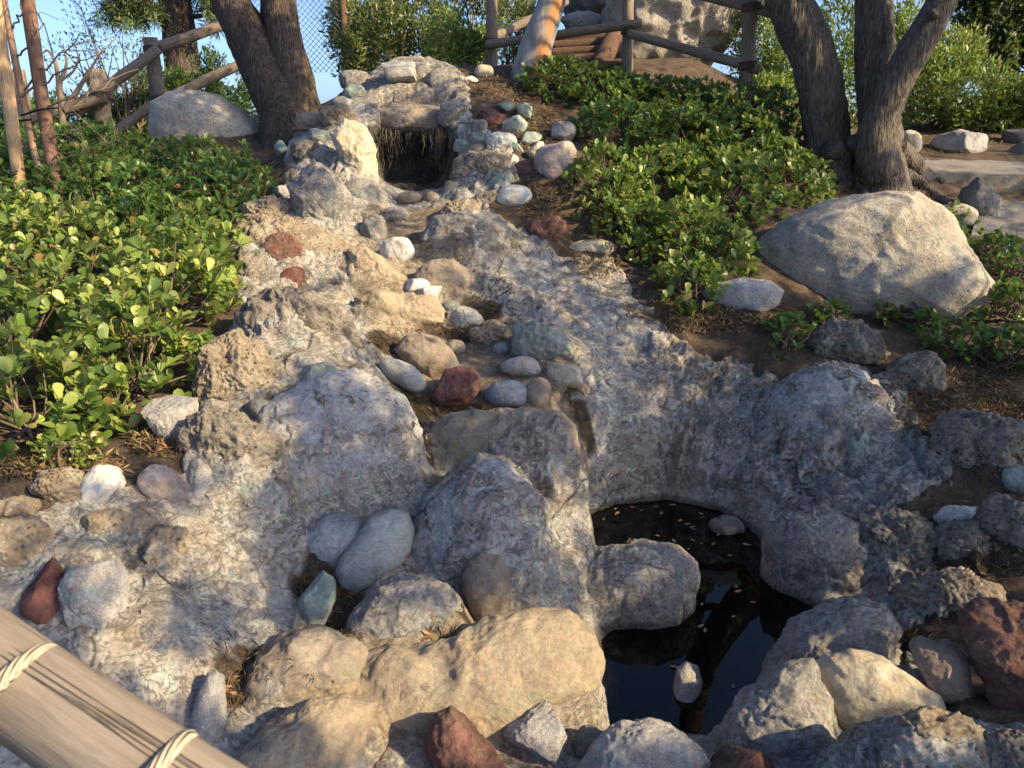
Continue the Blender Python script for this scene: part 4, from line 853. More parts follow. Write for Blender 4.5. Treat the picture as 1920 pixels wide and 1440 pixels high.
cloud('wide yellow green bush right of the forked trunk', 'leafy_bush', [L_(1740,170,10.0,.55,.4,.45),L_(1830,190,10.0,.55,.4,.38),L_(1700,90,10.8,.3,.35,.6),L_(1790,110,10.2,.3,.3,.35)], 'leafy', 0.078, 16150, .66, 'bushes behind the right hand trees')
cloud('yellow green bush cut by the right edge', 'leafy_bush', [L_(1905,200,10.0,.42,.4,.30)], 'leafy', 0.078, 8550, .62, 'bushes behind the right hand trees')
cloud('dark tree with dense crown in the top right corner', 'dark_tree', [L_(1900,40,11.6,.62,.5,.6),L_(1860,100,11.4,.3,.35,.35),L_(1930,130,11.5,.5,.4,.5),L_(1860,-60,11.8,.6,.5,.5)], 'darkleaf', .12, 22000, .45, None, 'tree')
# ------------------------------------------------------------------ trunks, fences, steps
def bark_mat(name, dark, mid, light, vs_=(9, 9, 1.6), dist=.03):
    t = NT(name); co = t.co(vs_); co2 = t.co((1, 1, 1))
    a = t.noise(co, 5.0, 8, .65, .6); r = t.vor(co, 6.0); b = t.noise(co2, 3, 4)
    col = t.ramp(a, [(.3, dark), (.5, mid), (.7, light)]); col = t.mix(.7, col, t.ramp(r, [(.0, .35), (.35, 1.0), (.8, 1.2)]), 'MULTIPLY')
    col = t.mix(.5, col, t.ramp(b, [(.3, .6), (.7, 1.25)]), 'MULTIPLY')
    return t.done(col, .9, t.bump(r, dist*.6, 1., t.bump(a, dist)), .2)
M['bark'] = bark_mat('furrowed_bark', (.05, .042, .036), (.125, .105, .09), (.23, .195, .165))
M['barkred'] = bark_mat('reddish_bark', (.035, .026, .021), (.085, .063, .051), (.16, .12, .097))
M['wood'] = bark_mat('weathered_pole', (.10, .078, .06), (.20, .16, .125), (.30, .25, .20), (30, 30, 2), .006)
M['bamboo'] = bark_mat('stake_wood', (.26, .17, .10), (.40, .27, .16), (.50, .36, .22), (30, 30, 2), .004); M['redstake'] = bark_mat('red_stake_wood', (.11, .06, .045), (.20, .115, .085), (.28, .17, .13), (30, 30, 2), .004)
M['darkwood'] = bark_mat('brown_timber', (.05, .03, .022), (.11, .065, .045), (.18, .115, .08), (3, 30, 30), .006)
t = NT('peeling_bark'); co = t.co((1, 1, .35)); a = t.noise(co, 7, 6, .6, .8); b = t.noise(t.co((1, 1, .3)), 3.2, 3, .5, .6)
col = t.ramp(a, [(.3, (.13, .125, .12)), (.5, (.24, .235, .225)), (.7, (.36, .35, .335))])
col = t.mix(t.math('MULTIPLY', t.attr('var'), t.ramp(b, [(.36, 0.), (.46, 1.)])), col, (.40, .19, .075)); M['peel'] = t.done(col, .8, t.bump(a, .01), .25)
t = NT('lashing'); M['lash'] = t.done((.075, .05, .042), .8)
t = NT('black_strap'); M['strap'] = t.done((.012, .012, .013), .6)

def branchy(mb, p, d, L, r, rg, depth=0):
    pts = [p]; dd = d.copy()
    for k in range(5): dd = unit(dd + rg.normal(0, .16, 3) + np.array([0, 0, .05])); pts.append(pts[-1]+dd*L/5)
    mb.tube(pts, np.linspace(r, r*.45, 6), 7 if r > .03 else 5, False, a=.5)
    if depth < 2:
        for k in range(3): branchy(mb, pts[rg.integers(2, 6)], unit(dd+rg.normal(0, .7, 3)), L*.6, r*.5, rg, depth+1)
    return pts[-1]
# right hand trees
def zat(u, v, Y): return PY(u, v, Y)
TR1 = thing('shade_tree', 'dark furrowed tree with leaning trunk, left of the forked one', 'tree', tuple(PY(1545,300,8.15)))
TR2 = thing('shade_tree', 'forked tree with sunlit base and sprawling roots above the sandy boulder', 'tree', tuple(PY(1655,320,7.9)))
def at_part(mb, name, mat, root, kind=None):
    o = mb.build(name, mat, None); o.parent = root; o.matrix_parent_inverse = Matrix.Translation(root.location).inverted()
    if kind: o["kind"] = kind
    return o
mb = MB(); mb.tube(spline([PY(1556,400,8.0),PY(1553,290,8.12),PY(1548,220,8.15),PY(1525,110,8.2),PY(1480,0,8.25),PY(1440,-160,8.3),PY(1450,-420,8.2),PY(1480,-700,8.0)], 90), np.interp(np.linspace(0,1,90),[0,.06,.15,.3,.6,1],[.30,.245,.215,.215,.20,.10]), 44, rough=.07, ridge=.055, seed=3); at_part(mb, 'trunk', M['bark'], TR1)
mb = MB(); mb.tube(spline([PY(1652,440,7.75),PY(1652,310,7.9),PY(1650,240,8.0),PY(1640,120,8.1),PY(1640,0,8.15),PY(1645,-250,8.2),PY(1620,-600,8.1)], 80), np.interp(np.linspace(0,1,80),[0,.06,.13,.25,.6,1],[.42,.30,.235,.19,.165,.09]), 44, rough=.09, ridge=.055, seed=8); at_part(mb, 'trunk', M['bark'], TR2)
mb = MB(); mb.tube(spline([PY(1655,330,7.75),PY(1640,265,7.74),PY(1662,200,7.72),PY(1695,130,7.7),PY(1740,50,7.7),PY(1775,-20,7.7),PY(1830,-200,7.6),PY(1900,-500,7.4)], 60), np.interp(np.linspace(0,1,60),[0,.2,.5,1],[.20,.155,.15,.09]), 32, rough=.08, ridge=.03, seed=12); at_part(mb, 'limb', M['bark'], TR2)
mb = MB(); mb.tube(spline([PY(1748,30,7.6),PY(1752,24,7.56),PY(1757,18,7.54)], 8), np.array([.035,.05,.055,.055,.052,.045,.03,.012]), 14, a=.1); at_part(mb, 'knot', M['bark'], TR2)
for k, pts in enumerate([[(1640,300),(1700,340),(1760,372),(1790,385)],[(1640,310),(1690,350),(1720,390)],[(1610,290),(1600,320),(1580,345),(1560,365)],[(1625,300),(1640,340),(1660,375)],[(1560,300),(1585,325),(1590,350)],[(1680,300),(1730,330),(1770,345)],[(1630,320),(1615,350),(1625,380)]]):
    wp = []
    for i, (u, v) in enumerate(pts):
        p = hit(u, v); wp.append(np.array([p[0], p[1], H(p[0], p[1]) + (.2, .03, .0, -.06)[min(i, 3)]]))
    wp[0] = PY(pts[0][0], pts[0][1]-25, 7.85)
    n = 30; mb = MB(); mb.tube(spline(wp, n), np.linspace(.11, .03, n), 16, rough=.18, ridge=.05, seed=20+k); at_part(mb, 'root', M['bark'], TR2 if k != 4 else TR1)
# left tree of two trunks, pine trunk behind, white barked tree
TL = thing('big_tree', 'big tree with two brown trunks above the left hedge', 'tree', tuple(PY(540,245,8.75)))
mb = MB(); mb.tube(spline([PY(562,360,8.5),PY(545,240,8.7),PY(505,150,8.8),PY(462,60,8.9),PY(425,-20,9.0),PY(395,-200,9.1),PY(380,-450,9.1),PY(400,-700,9.0)], 80), np.interp(np.linspace(0,1,80),[0,.1,.2,.5,1],[.50,.38,.27,.20,.10]), 40, rough=.06, ridge=.03, seed=31); at_part(mb, 'trunk', M['barkred'], TL)
mb = MB(); mb.tube(spline([PY(565,340,8.7),PY(552,200,8.8),PY(542,120,8.85),PY(528,40,8.9),PY(520,-60,9.0),PY(520,-350,9.1),PY(560,-650,9.1)], 60), np.interp(np.linspace(0,1,60),[0,.2,.4,1],[.36,.25,.19,.10]), 36, rough=.06, ridge=.03, seed=33); at_part(mb, 'trunk', M['barkred'], TL)
mb = MB(); mb.tube(spline([PY(508,140,9.0),PY(505,40,9.05),PY(505,-60,9.1),PY(490,-300,9.2)], 30), np.linspace(.12,.07,30), 20, rough=.06, ridge=.03, seed=35); at_part(mb, 'limb', M['barkred'], TL)
PN = thing('pine_tree', 'pine trunk with drooping needles behind the left log fence', 'tree', (PY(340,200,12)[0], 12.0, H(PY(340,200,12)[0], 12)))
mb = MB(); mb.tube(spline([PY(350,240,12),PY(345,160,12),PY(336,60,12),PY(328,-20,12),PY(322,-300,12)], 50), np.linspace(.25,.20,50), 32, rough=.05, ridge=.03, seed=41); at_part(mb, 'trunk', M['barkred'], PN)
rg = np.random.default_rng(5); mb = MB(); VV, FF, AV = [], [], []; off = 0
for (u, v, n) in [(245,5,22),(270,18,22),(230,28,16),(395,2,22),(405,30,12),(250,-40,40),(380,-50,40),(283,30,8),(215,5,16)]:
    for k in range(n):
        c = PY(u+rg.normal(0,18), v+rg.normal(0,12), 11.8+rg.normal(0,.2)); m = 34
        ax = unit(rg.normal(0, .6, (m, 3)) + np.array([0, 0, -.35])); nr = unit(rg.normal(size=(m, 3)))
        a, b, w = leaves(np.repeat(c[None], m, 0), ax, nr, rg.uniform(.12, .22, m), np.clip(rg.normal(.5, .25, m), 0, 1), True, .07)
        VV.append(a); FF.append(b+off); AV.append(w); off += len(a)
o = link('needles', fast_mesh('needles', np.concatenate(VV)-np.array(PN.location), np.concatenate(FF), {'var': np.concatenate(AV)}), M['needle'], PN); tag(o, kind='stuff')
for k, (a, b, c) in enumerate([((325,20),(280,18),(235,30)),((338,30),(375,30),(405,20)),((330,-20),(290,-30),(240,-50))]):
    mb = MB(); mb.tube(spline([PY(*a,12),PY(*b,11.9),PY(*c,11.8)], 10), np.linspace(.05,.012,10), 7, False); at_part(mb, 'branch', M['barkred'], PN)
WT = thing('white_barked_tree', 'pale peeling barked tree with orange streaks before the wooden steps', 'tree', tuple(PY(1000,135,9.0)))
mb = MB(); pw = spline([PY(990,160,9.0),PY(998,120,9.0),PY(1010,70,9.0),PY(1028,20,9.0),PY(1042,-30,9.0),PY(1060,-200,9.0),PY(1100,-500,9.0)], 60)
mb.tube(pw, np.interp(np.linspace(0,1,60),[0,.15,.3,1],[.21,.185,.165,.08]), 32, rough=.06, seed=51); V0 = mb.v[0]; cc = np.repeat(pw, 32, 0); mb.a[0] = np.clip((V0-cc)[:, 0]/.07+.3, 0, 1); at_part(mb, 'trunk', M['peel'], WT)
mb = MB(); mb.tube(spline([PY(1022,140,8.95),PY(1030,90,8.95),PY(1045,40,8.95),PY(1060,-20,8.95),PY(1100,-250,8.95)], 30), np.linspace(.035,.025,30), 12, rough=.05, a=0.0); at_part(mb, 'stem', M['peel'], WT)

# log fences: posts, rails and lashings are pieces of each fence
def axis_part(a, b, r, seg, rough, seed, name, mat, root, n=30, ridge=0):
    a, b = np.asarray(a, float), np.asarray(b, float); L = np.linalg.norm(b-a); mb = MB(); w = np.linspace(0, L, n)
    bend = fbm(np.column_stack([w*1.3+seed*3.1, w*0, w*0]), 2, seed)*r*.35
    mb.tube(np.column_stack([bend, bend*.5, w]), np.full(n, r)*(1+.05*fbm(np.column_stack([w*3+seed, w*0, w*0]), 2, seed+1)), seg, True, rough, seed, ridge=ridge)
    o = mb.build(name, mat, None); q = Vector(b-a).to_track_quat('Z', 'Y'); o.parent = root
    o.matrix_parent_inverse = Matrix.Translation(root.location).inverted(); o.matrix_basis = Matrix.Translation(Vector(a)) @ q.to_matrix().to_4x4(); return o
def log(root, name, a, b, r, mat='wood', seed=0, seg=18):
    return axis_part(a, b, r, seg, .05, seed, name, M[mat], root)
def log_old(root, name, a, b, r, mat='wood', seed=0, seg=14):
    mb = MB(); n = 24; a, b = np.asarray(a), np.asarray(b); w = np.linspace(0, 1, n)[:, None]
    pts = a + (b-a)*w + np.stack([fbm(w*2+seed+k, 2, seed+k) for k in (0, 1, 2)], 1)*0 if False else a+(b-a)*w
    mb.tube(pts, np.full(n, r), seg, True, .06, seed); return at_part(mb, name, M[mat], root)
def lash(root, p, ax, r, mat='lash', turns=4, w=.011):
    mb = MB(); ax = unit(np.asarray(ax, float)); x = unit(np.cross(ax, [.3, .9, .2])); y = np.cross(ax, x); th = np.linspace(0, turns*6.283, turns*14)
    mb.tube(np.asarray(p)+np.cos(th)[:, None]*x*r+np.sin(th)[:, None]*y*r+((th/th[-1]-.5)*turns*w*1.7)[:, None]*ax, w, 6); return at_part(mb, 'lashing', M[mat], root)
FL = thing('log_fence', 'log rail fence climbing to the right behind the left hedge', 'fence', tuple(PY(285,200,9.9)))
pA0, pA1 = PY(302,215,9.9), PY(281,70,9.9); pB0, pB1 = PY(205,290,9.5), PY(178,130,9.5); pC0, pC1 = PY(60,300,9.2), PY(28,130,9.2)
log(FL,'post',pA0,pA1,.085,'wood',1); log(FL,'post',pB0,pB1,.10,'wood',2); log(FL,'post',pC0,pC1,.10,'wood',3)
log(FL,'rail',PY(140,215,9.35),PY(296,90,9.75),.062,'wood',4); log(FL,'rail',PY(283,92,9.75),PY(440,38,10.3),.062,'wood',5)
log(FL,'rail',PY(222,243,9.5),PY(308,183,9.75),.06,'wood',6); log(FL,'rail',PY(300,190,9.78),PY(450,123,10.3),.06,'wood',7); log(FL,'rail',PY(40,225,9.1),PY(200,180,9.4),.06,'wood',8)
for p, ax in ((PY(289,92,9.8), pA1-pA0),(PY(190,178,9.42), pB1-pB0),(PY(301,185,9.8), pA1-pA0)): lash(FL, p, ax, .115)
FR = thing('log_fence', 'log post and rail fence between the white barked tree and the right hand trees', 'fence', tuple(PY(1178,130,9.3)))
q1a, q1b = PY(922,150,9.7), PY(921,-140,9.7); q2a, q2b = PY(1176,150,9.3), PY(1182,-150,9.3); q3a, q3b = PY(1399,200,8.6), PY(1415,-160,8.6)
log(FR,'post',q1a,q1b,.062,'wood',11); log(FR,'post',q2a,q2b,.066,'wood',12); log(FR,'post',q3a,q3b,.075,'wood',13)
log(FR,'rail',PY(912,84,9.6),PY(1204,44,9.2),.05,'wood',14); log(FR,'rail',PY(922,70,9.75),PY(1060,2,10.6),.05,'wood',15); log(FR,'rail',PY(1180,62,9.2),PY(1424,130,8.5),.05,'wood',16); log(FR,'rail',PY(1290,-18,8.9),PY(1450,24,8.5),.055,'wood',17)
for p, ax, r in ((PY(921,78,9.66), q1b-q1a, .075),(PY(1179,56,9.26), q2b-q2a, .08),(PY(1402,122,8.56), q3b-q3a, .088),(PY(1409,12,8.56), q3b-q3a, .088)): lash(FR, p, ax, r)
WS = thing('wooden_steps', 'dark timber steps behind the log fence, beside the white barked tree', 'steps', tuple(PY(1095,130,9.6)))
for i, (u0, v0, u1, v1, Y, hh, mt) in enumerate([(1030,131,1170,122,9.45,.09,'darkwood'),(1030,116,1130,108,9.75,.10,'darkwood'),(1032,100,1135,93,10.0,.09,'darkwood'),(1034,86,1142,78,10.25,.09,'darkwood'),(1040,72,1150,66,10.5,.08,'darkwood')]):
    a, b = PY(u0, v0, Y), PY(u1, v1, Y); c = (a+b)/2; mb = MB(); L = np.linalg.norm(b-a)
    mb.tube(np.linspace(a, b, 16), hh*.62, 12, rough=.06, seed=i); at_part(mb, 'tread', M[mt], WS)
    mb = MB(); mb.box(c+np.array([0, .16, -.09]), (L*.98, .30, .16), jit=.006); at_part(mb, 'riser', M[mt], WS)
mb = MB(); mb.tube(np.linspace(PY(1122,132,9.5), PY(1152,66,10.2), 14), .11, 12, rough=.06, seed=9); at_part(mb, 'side_log', M['darkwood'], WS)

# chain link fence
CF = thing('chain_link_fence', 'chain link fence panel seen between the left trunks and the olive bush', 'fence', tuple(PY(545,130,10.3)))
a0 = PY(455,130,10.2); a1 = PY(650,125,10.4); dx = a1-a0; W_ = np.linalg.norm(dx[:2]); ex = dx/np.linalg.norm(dx); hz = .86
zt = lambda s: a0 + ex*s
mb = MB(); st = .062; s = -hz
while s < W_:
    for sg in (1, -1):
        lo = max(0., s); hi = min(W_, s+hz)
        if hi-lo > .02:
            y0, y1 = ((lo-s), (hi-s)) if sg > 0 else (hz-(lo-s), hz-(hi-s))
            pa = a0+ex*lo+np.array([0, .006*sg, y0-.06]); pb = a0+ex*hi+np.array([0, .006*sg, y1-.06]); mb.tube([pa, pb], .0032, 4, False)
    s += st*1.1
t = NT('fence_wire'); t.b.inputs["Metallic"].default_value = .6; M['wire'] = t.done((.16, .15, .14), .5)
o = at_part(mb, 'wire_mesh', M['wire'], CF, 'stuff')
mb = MB(); mb.tube(np.linspace(a0+[0,0,hz-.05], a1+[0,0,hz-.05], 12), .045, 10, rough=.06); at_part(mb, 'rail', M['wood'], CF)
mb = MB(); mb.tube([a1-[0,0,.5], a1+[0,0,hz]], .04, 10); at_part(mb, 'post', M['darkwood'], CF)

# bamboo stakes and the young tree tied to them
for pts, r, lb in (([(110,375,6.6),(78,180,6.6),(50,-10,6.6),(30,-140,6.6)], .052, 'reddish wooden stake, the right one of two beside the young tree'), ([(36,340,6.4),(18,200,6.4),(0,80,6.4),(-20,-60,6.4)], .05, 'yellow wooden stake at the left picture edge')):
    P = [PY(*p) for p in pts]; base = np.array([P[0][0], P[0][1], H(P[0][0], P[0][1])]); mb = MB(); mb.tube(spline([base]+P, 30), r, 16, rough=.03, seed=3)
    o = mb.build('wooden_stake', M['redstake' if 'reddish' in lb else 'bamboo'], None, origin=base); tag(o, lb, 'stake')
YT = thing('young_tree', 'thin young tree with bare twigs tied between two stakes', 'tree', tuple(PY(80,365,6.8)))
tr = [PY(85,400,6.6),PY(78,340,6.6),PY(60,265,6.6),PY(42,180,6.6),PY(26,100,6.6),PY(8,0,6.6),PY(0,-120,6.6)]
mb = MB(); mb.tube(spline(tr, 40), np.linspace(.034,.022,40), 12, rough=.06); at_part(mb, 'trunk', M['peel'], YT)
for u, v in ((75,208),(25,230)): mb = MB(); mb.tube(spline([PY(u-34,v+8,6.5),PY(u,v-2,6.47),PY(u+34,v-6,6.5)], 10), .018, 8, flat=.4); at_part(mb, 'tie_strap', M['strap'], YT)
rg = np.random.default_rng(8)
for k, p in enumerate([[(44,180),(90,150),(150,120),(200,100)],[(42,175),(80,130),(120,95),(160,60)],[(30,110),(60,80),(80,40)],[(50,215),(120,190),(200,165),(260,150)],[(60,260),(110,255),(170,235)],[(70,300),(140,290),(210,262)],[(20,60),(40,20),(45,-20)],[(48,200),(20,180),(-10,175)]]):
    pp = spline([PY(u, v, 6.6-.05*i) for i, (u, v) in enumerate(p)], 14) + rg.normal(0, .012, (14, 3)); mb = MB(); mb.tube(pp, np.linspace(.010,.003,14), 5, False, a=.8)
    for j in range(3):
        b0 = pp[rg.integers(5, 14)]; mb.tube(spline([b0, b0+rg.normal(0,.10,3)+[0,0,.08], b0+rg.normal(0,.15,3)+[0,0,.2]], 6), np.linspace(.005,.002,6), 4, False, a=.8)
    at_part(mb, 'branch', M['twig'], YT)
BS = thing('bare_bush', 'bare pinkish branching bush before the left log fence', 'bush', tuple(PY(118,230,8.8)))
for k, p in enumerate([[(118,235),(112,180),(105,120),(90,95),(80,100)],[(118,200),(112,160),(125,120),(118,85)],[(122,205),(145,170),(170,130),(190,95)],[(125,205),(150,185),(185,165),(230,140),(260,130)],[(116,150),(140,130),(150,100)]]):
    pp = spline([PY(u, v, 8.8) for u, v in p], 16); mb = MB(); mb.tube(pp, np.linspace(.036 if k < 3 else .016,.007,16), 8, False, .08, k, a=.9); at_part(mb, 'branch', M['twig'], BS)
AT = cloud('airy small leaved tree against the sky at top left', 'airy_tree', [L_(190,40,10.5,.45,.35,.45),L_(160,110,10.3,.5,.3,.3),L_(240,130,10.5,.45,.35,.35),L_(215,80,10.6,.4,.35,.4),L_(280,150,10.6,.3,.3,.3)], 'leaf', .05, 2600, .35, None, 'tree', 26)

# steps at right
for nm, lb, pts, th_ in (('stone_step','upper grey stone step above the roots',[(1690,322,8.05),(1990,330,7.9),(1990,285,9.2),(1710,287,9.2)],.22),('stone_step','lower grey stone step at the right edge',[(1820,440,6.9),(1990,452,6.75),(1990,362,7.95),(1850,362,7.95)],.20)):
    T = np.array([PY(*p) for p in pts]); n = 14; g = []
    for i in range(n+1):
        for j in range(n+1):
            a = i/n; b = j/n; g.append((T[0]*(1-a)+T[1]*a)*(1-b)+(T[3]*(1-a)+T[2]*a)*b)
    g = np.array(g); g[:, 2] += fbm(g*3, 3, 61)*.006; c = g.mean(0); bot = g.copy(); bot[:, 2] -= th_; bot[:, :2] = c[:2]+(bot[:, :2]-c[:2])*1.0
    N1 = (n+1)**2; id_ = lambda i, j: i*(n+1)+j; Fq = [[id_(i,j),id_(i+1,j),id_(i+1,j+1),id_(i,j+1)] for i in range(n) for j in range(n)]; per = [id_(i,0) for i in range(n+1)]+[id_(n,j) for j in range(1,n+1)]+[id_(i,n) for i in range(n-1,-1,-1)]+[id_(0,j) for j in range(n-1,0,-1)]
    Fq += [[per[k], per[k]+N1, per[(k+1)%len(per)]+N1, per[(k+1)%len(per)]] for k in range(len(per))]
    bot[:, 1] += fbm(bot*7, 2, 3)*.02; mb = MB(); mb.add(np.vstack([g, bot]), Fq); base = c-[0,0,th_]
    t_o = mb.build(nm, M['stepstone'], None, smooth=False, origin=base); tag(t_o, lb, 'step')

t = NT('grey_log'); co = t.co((14, 14, 1.2)); a = t.noise(co, 6, 8, .65, .4); c2 = t.co((16, 16, .3)); cr = t.noise(c2, 1.6, 4, .5, .3); b = t.noise(t.co((1, 1, .5)), 9, 4)
col = t.ramp(a, [(.3, (.17, .138, .11)), (.5, (.215, .178, .143)), (.7, (.26, .22, .178))]); col = t.mix(.6, col, t.ramp(b, [(.3, .75), (.7, 1.2)]), 'MULTIPLY'); crk = t.ramp(cr, [(.485, 0.), (.5, 1.), (.515, 0.)]); crk = t.math('MULTIPLY', crk, t.ramp(b, [(.45, 0.), (.55, 1.)]))
col = t.mix(t.math('MULTIPLY', crk, .4), col, (.07, .055, .04)); M['greylog'] = t.done(col, .85, t.bump(t.math('MULTIPLY', crk, -1.), .006, 1., t.bump(a, .003)), .25)
# log rail in the foreground with two turns of rope
LR = thing('log_rail', 'weathered foreground log rail bound with pale rope in the bottom left corner', 'rail', tuple(PZ(0,1440,.9)))
p0, p1 = PZ(-420,1010,1.0), PZ(700,1770,.70); axis_part(p0, p1, .054, 48, .03, 71, 'log', M['greylog'], LR, 80)
t = NT('rope'); co = t.co((1,1,1)); wv = t.n("ShaderNodeTexWave", {"Vector": co, "Scale": 60.0, "Distortion": 1.0}); M['rope'] = t.done(t.mix(.4, (.42,.365,.28), t.ramp(wv.outputs[1], [(0,.6),(1,1.)]), 'MULTIPLY'), .9, t.bump(wv.outputs[1], .004))
ax = unit(p1-p0)
for (u, v, zz) in ((60,1345,.89),(310,1500,.815)):
    s = ((PZ(u, v, zz)-p0) @ ax); c = p0+ax*s; x = unit(np.cross(ax, [0, 0, 1.])); y = np.cross(x, ax); th = np.linspace(0, 6.4, 60)
    mb = MB(); mb.tube(c + .0585*(np.cos(th)[:, None]*x+np.sin(th)[:, None]*y) + (.018*np.sin(th+.6))[:, None]*ax, .0086, 10); at_part(mb, 'rope_turn', M['rope'], LR)

# ------------------------------------------------------------------ crowns over the frame, leaf clumps placed to block sun around chosen light patches
LIT = [(200,600,320,300,.55),(60,480,200,200,.5),(180,1050,300,220,.5),(420,700,120,110,.75),(430,840,110,90,.6),(520,455,150,65,.85),(665,290,45,75,.95),(740,560,95,85,.97),(810,650,50,40,.9),
 (560,610,110,60,.55),(820,1300,330,160,.85),(1090,1230,70,70,.95),(1115,1100,22,70,.9),(1060,980,30,70,.6),(1690,440,130,80,.85),(1500,480,80,60,.5),(1670,1030,80,60,.7),(1800,1110,80,60,.85),(1640,1290,130,80,.95),(1700,1400,160,70,.8),(1210,1390,90,35,.7),(1040,1330,45,50,.8),
 (1150,370,110,60,.75),(1250,500,100,70,.5),(1300,350,80,50,.35),(1660,230,35,60,.9),(1330,60,80,90,.75),(740,480,50,35,.6),(850,400,50,35,.7),(960,370,40,30,.5),(1000,280,60,40,.4),(1860,560,90,60,.6),(1300,640,50,40,.6),(1420,130,80,60,.6),(600,800,120,110,.35),(700,140,90,50,.6),(1020,40,30,60,.5),(1700,390,60,40,.6),(1800,300,80,30,.4),(900,120,60,40,.6),(1890,1140,70,60,.75),(300,1280,160,90,.7),(560,1230,120,60,.5),(700,1110,60,40,.45)]
LITA = np.array(LIT)
def lit(u, v):
    e = ((u-LITA[:, 0])/LITA[:, 2])**2+((v-LITA[:, 1])/LITA[:, 3])**2
    return float(np.max(LITA[:, 4]*np.clip(1.75-e, 0, 1)))
bpy.context.view_layer.update(); DG = bpy.context.evaluated_depsgraph_get()
OT1 = thing('shade_tree', 'added unseen tree right of the picture, crown shaped to shade the pool', 'tree', (7.6, -3.2, H(7.6, -3.2)))
OT2 = thing('shade_tree', 'added unseen tree right of the picture, crown shaped to shade the bank', 'tree', (8.2, 2.9, H(8.2, 2.9)))  # both trees stand out of view, added to cast the dappled shade
rg = np.random.default_rng(21)
us = rg.uniform(-250, 2200, 12000); vv_ = rg.uniform(60, 1560, 12000); NU = fbm(np.column_stack([us/70, vv_/55, us*0]), 3, 5); NU2 = fbm(np.column_stack([us/45, vv_/34, us*0+9]), 2, 15); us[:420] = rg.uniform(270, 560, 420); vv_[:420] = rg.uniform(20, 330, 420); clumps = {0: [], 1: [], 2: [], 3: []}
for ki, (u, v) in enumerate(zip(us, vv_)):
    if lit(u, v) + .22*NU[ki] > .37 or (NU2[ki] > .5 and not (950 < u < 1850 and 420 < v < 1000)): continue
    if v < 170 and u > 650 and rg.random() < .6: continue
    okh, pl = scene.ray_cast(DG, Vector(CAMP), Vector(ray(u, v)).normalized())[:2]
    if not okh or pl[1] < 1.3: pl = hit(u, v, n=160)
    p = np.array(pl)
    if p[1] > 10.5: continue
    for tries in range(4):
        q = p + SUN_DIR*rg.uniform(4.6, 9.5) + rg.normal(0, .03, 3)
        a, b, c = proj(q)
        if c > .2 and -120 < a < 2040 and -120 < b < 1560: continue
        if q[2] < 2.6: continue
        heads = np.array([[6.9,1.2,4.2],[6.4,5.0,4.6],[3.0,8.2,4.9],[4.2,7.8,4.9]]); k = int(np.argmin(np.linalg.norm((heads-q)*[1,1,.6], axis=1))); clumps[k].append(q); break
e1 = np.cross(SUN_DIR, [0, 0, 1.]); e1 /= np.linalg.norm(e1); e2 = np.cross(SUN_DIR, e1); LP = []       # keep the gaps in the crowns that let the light patches through
for u, v, w in zip(rg.uniform(-60, 1980, 9000), rg.uniform(150, 1480, 9000), rg.random(9000)):
    if lit(u, v) < .5+.25*w: continue
    okh, pl = scene.ray_cast(DG, Vector(CAMP), Vector(ray(u, v)).normalized())[:2]
    if okh and 1.3 < pl[1] < 10: LP.append((np.array(pl) @ e1, np.array(pl) @ e2))
LP = np.array(LP)
for k in clumps:
    C = np.array(clumps[k]); q2 = np.column_stack([C @ e1, C @ e2]); dm = np.array([np.min(np.hypot(LP[:, 0]-a, LP[:, 1]-b)) for a, b in q2]); clumps[k] = C[dm > .075]
for k, root in enumerate((OT1, OT2, TR1, TR2)):
    C = np.array(clumps[k]); m = 9; n = len(C)*m; o_ = np.array(root.location)
    P = np.repeat(C, m, 0)+rg.normal(0, .055, (n, 3)); V_, F_, A_ = leaves(P-o_, unit(rg.normal(size=(n, 3))), unit(rg.normal(0, .6, (n, 3))+[0, 0, .6]+SUN_DIR*.5), rg.uniform(.06, .11, n), np.clip(rg.normal(.45, .15, n), 0, .95), True, 1.2)
    f = link('crown', fast_mesh('crown', V_, F_, {'var': A_}), M['leaf'], root); tag(f, kind='stuff')
    mb = MB(); 
    if k < 2: mb.tube(spline([o_-[0,0,.2], o_+[.1,.1,1.2], o_+[-.1,.1,2.4], o_+[0,.1,4.2]], 40), np.linspace(.22,.09,40), 24, rough=.07, ridge=.03, seed=80+k); at_part(mb, 'trunk', M['bark'], root)
    top = o_+[0, .1, 2.4] if k < 2 else (PY(1450,-420,8.2) if k == 2 else PY(1645,-250,8.2))
    for i in rg.choice(len(C), 7, replace=False):
        e = C[i]; mb = MB(); md = (top+e)/2+[0, 0, .25]+rg.normal(0, .15, 3); mb.tube(spline([top, md, e], 12), np.linspace(.02,.006,12), 6, False); at_part(mb, 'branch', M['bark'], root)

# ------------------------------------------------------------------ litter
rg = np.random.default_rng(33); t = NT('litter'); M['litter'] = leaf_mat('dry_leaf', [(0, (.05, .032, .02)), (.35, (.13, .085, .05)), (.65, (.25, .165, .09)), (.85, (.36, .23, .12)), (1, (.33, .12, .05))], .1, .7, .2, (.3, .2, .1))
def strew(name, label, pts, ln, width, kind='stuff', cat='litter', flat=.25, lift=.006):
    P = np.asarray(pts, float); z = HF(P); P3 = np.column_stack([P, z+lift]); n = len(P)
    e = .02; gx = (HF(P+[e, 0])-z)/e; gy = (HF(P+[0, e])-z)/e; nr = unit(np.column_stack([-gx, -gy, np.ones(n)])+rg.normal(0, flat, (n, 3)))
    ax = rg.normal(size=(n, 3)); ax = unit(ax-nr*(ax*nr).sum(1)[:, None]); V_, F_, A_ = leaves(P3, ax, nr, rg.uniform(*ln, n), np.clip(rg.normal(.42, .24, n), 0, 1), True, width)
    o = link(name, fast_mesh(name, V_, F_, {'var': A_}), M['litter']); tag(o, label, cat, None, kind); return o
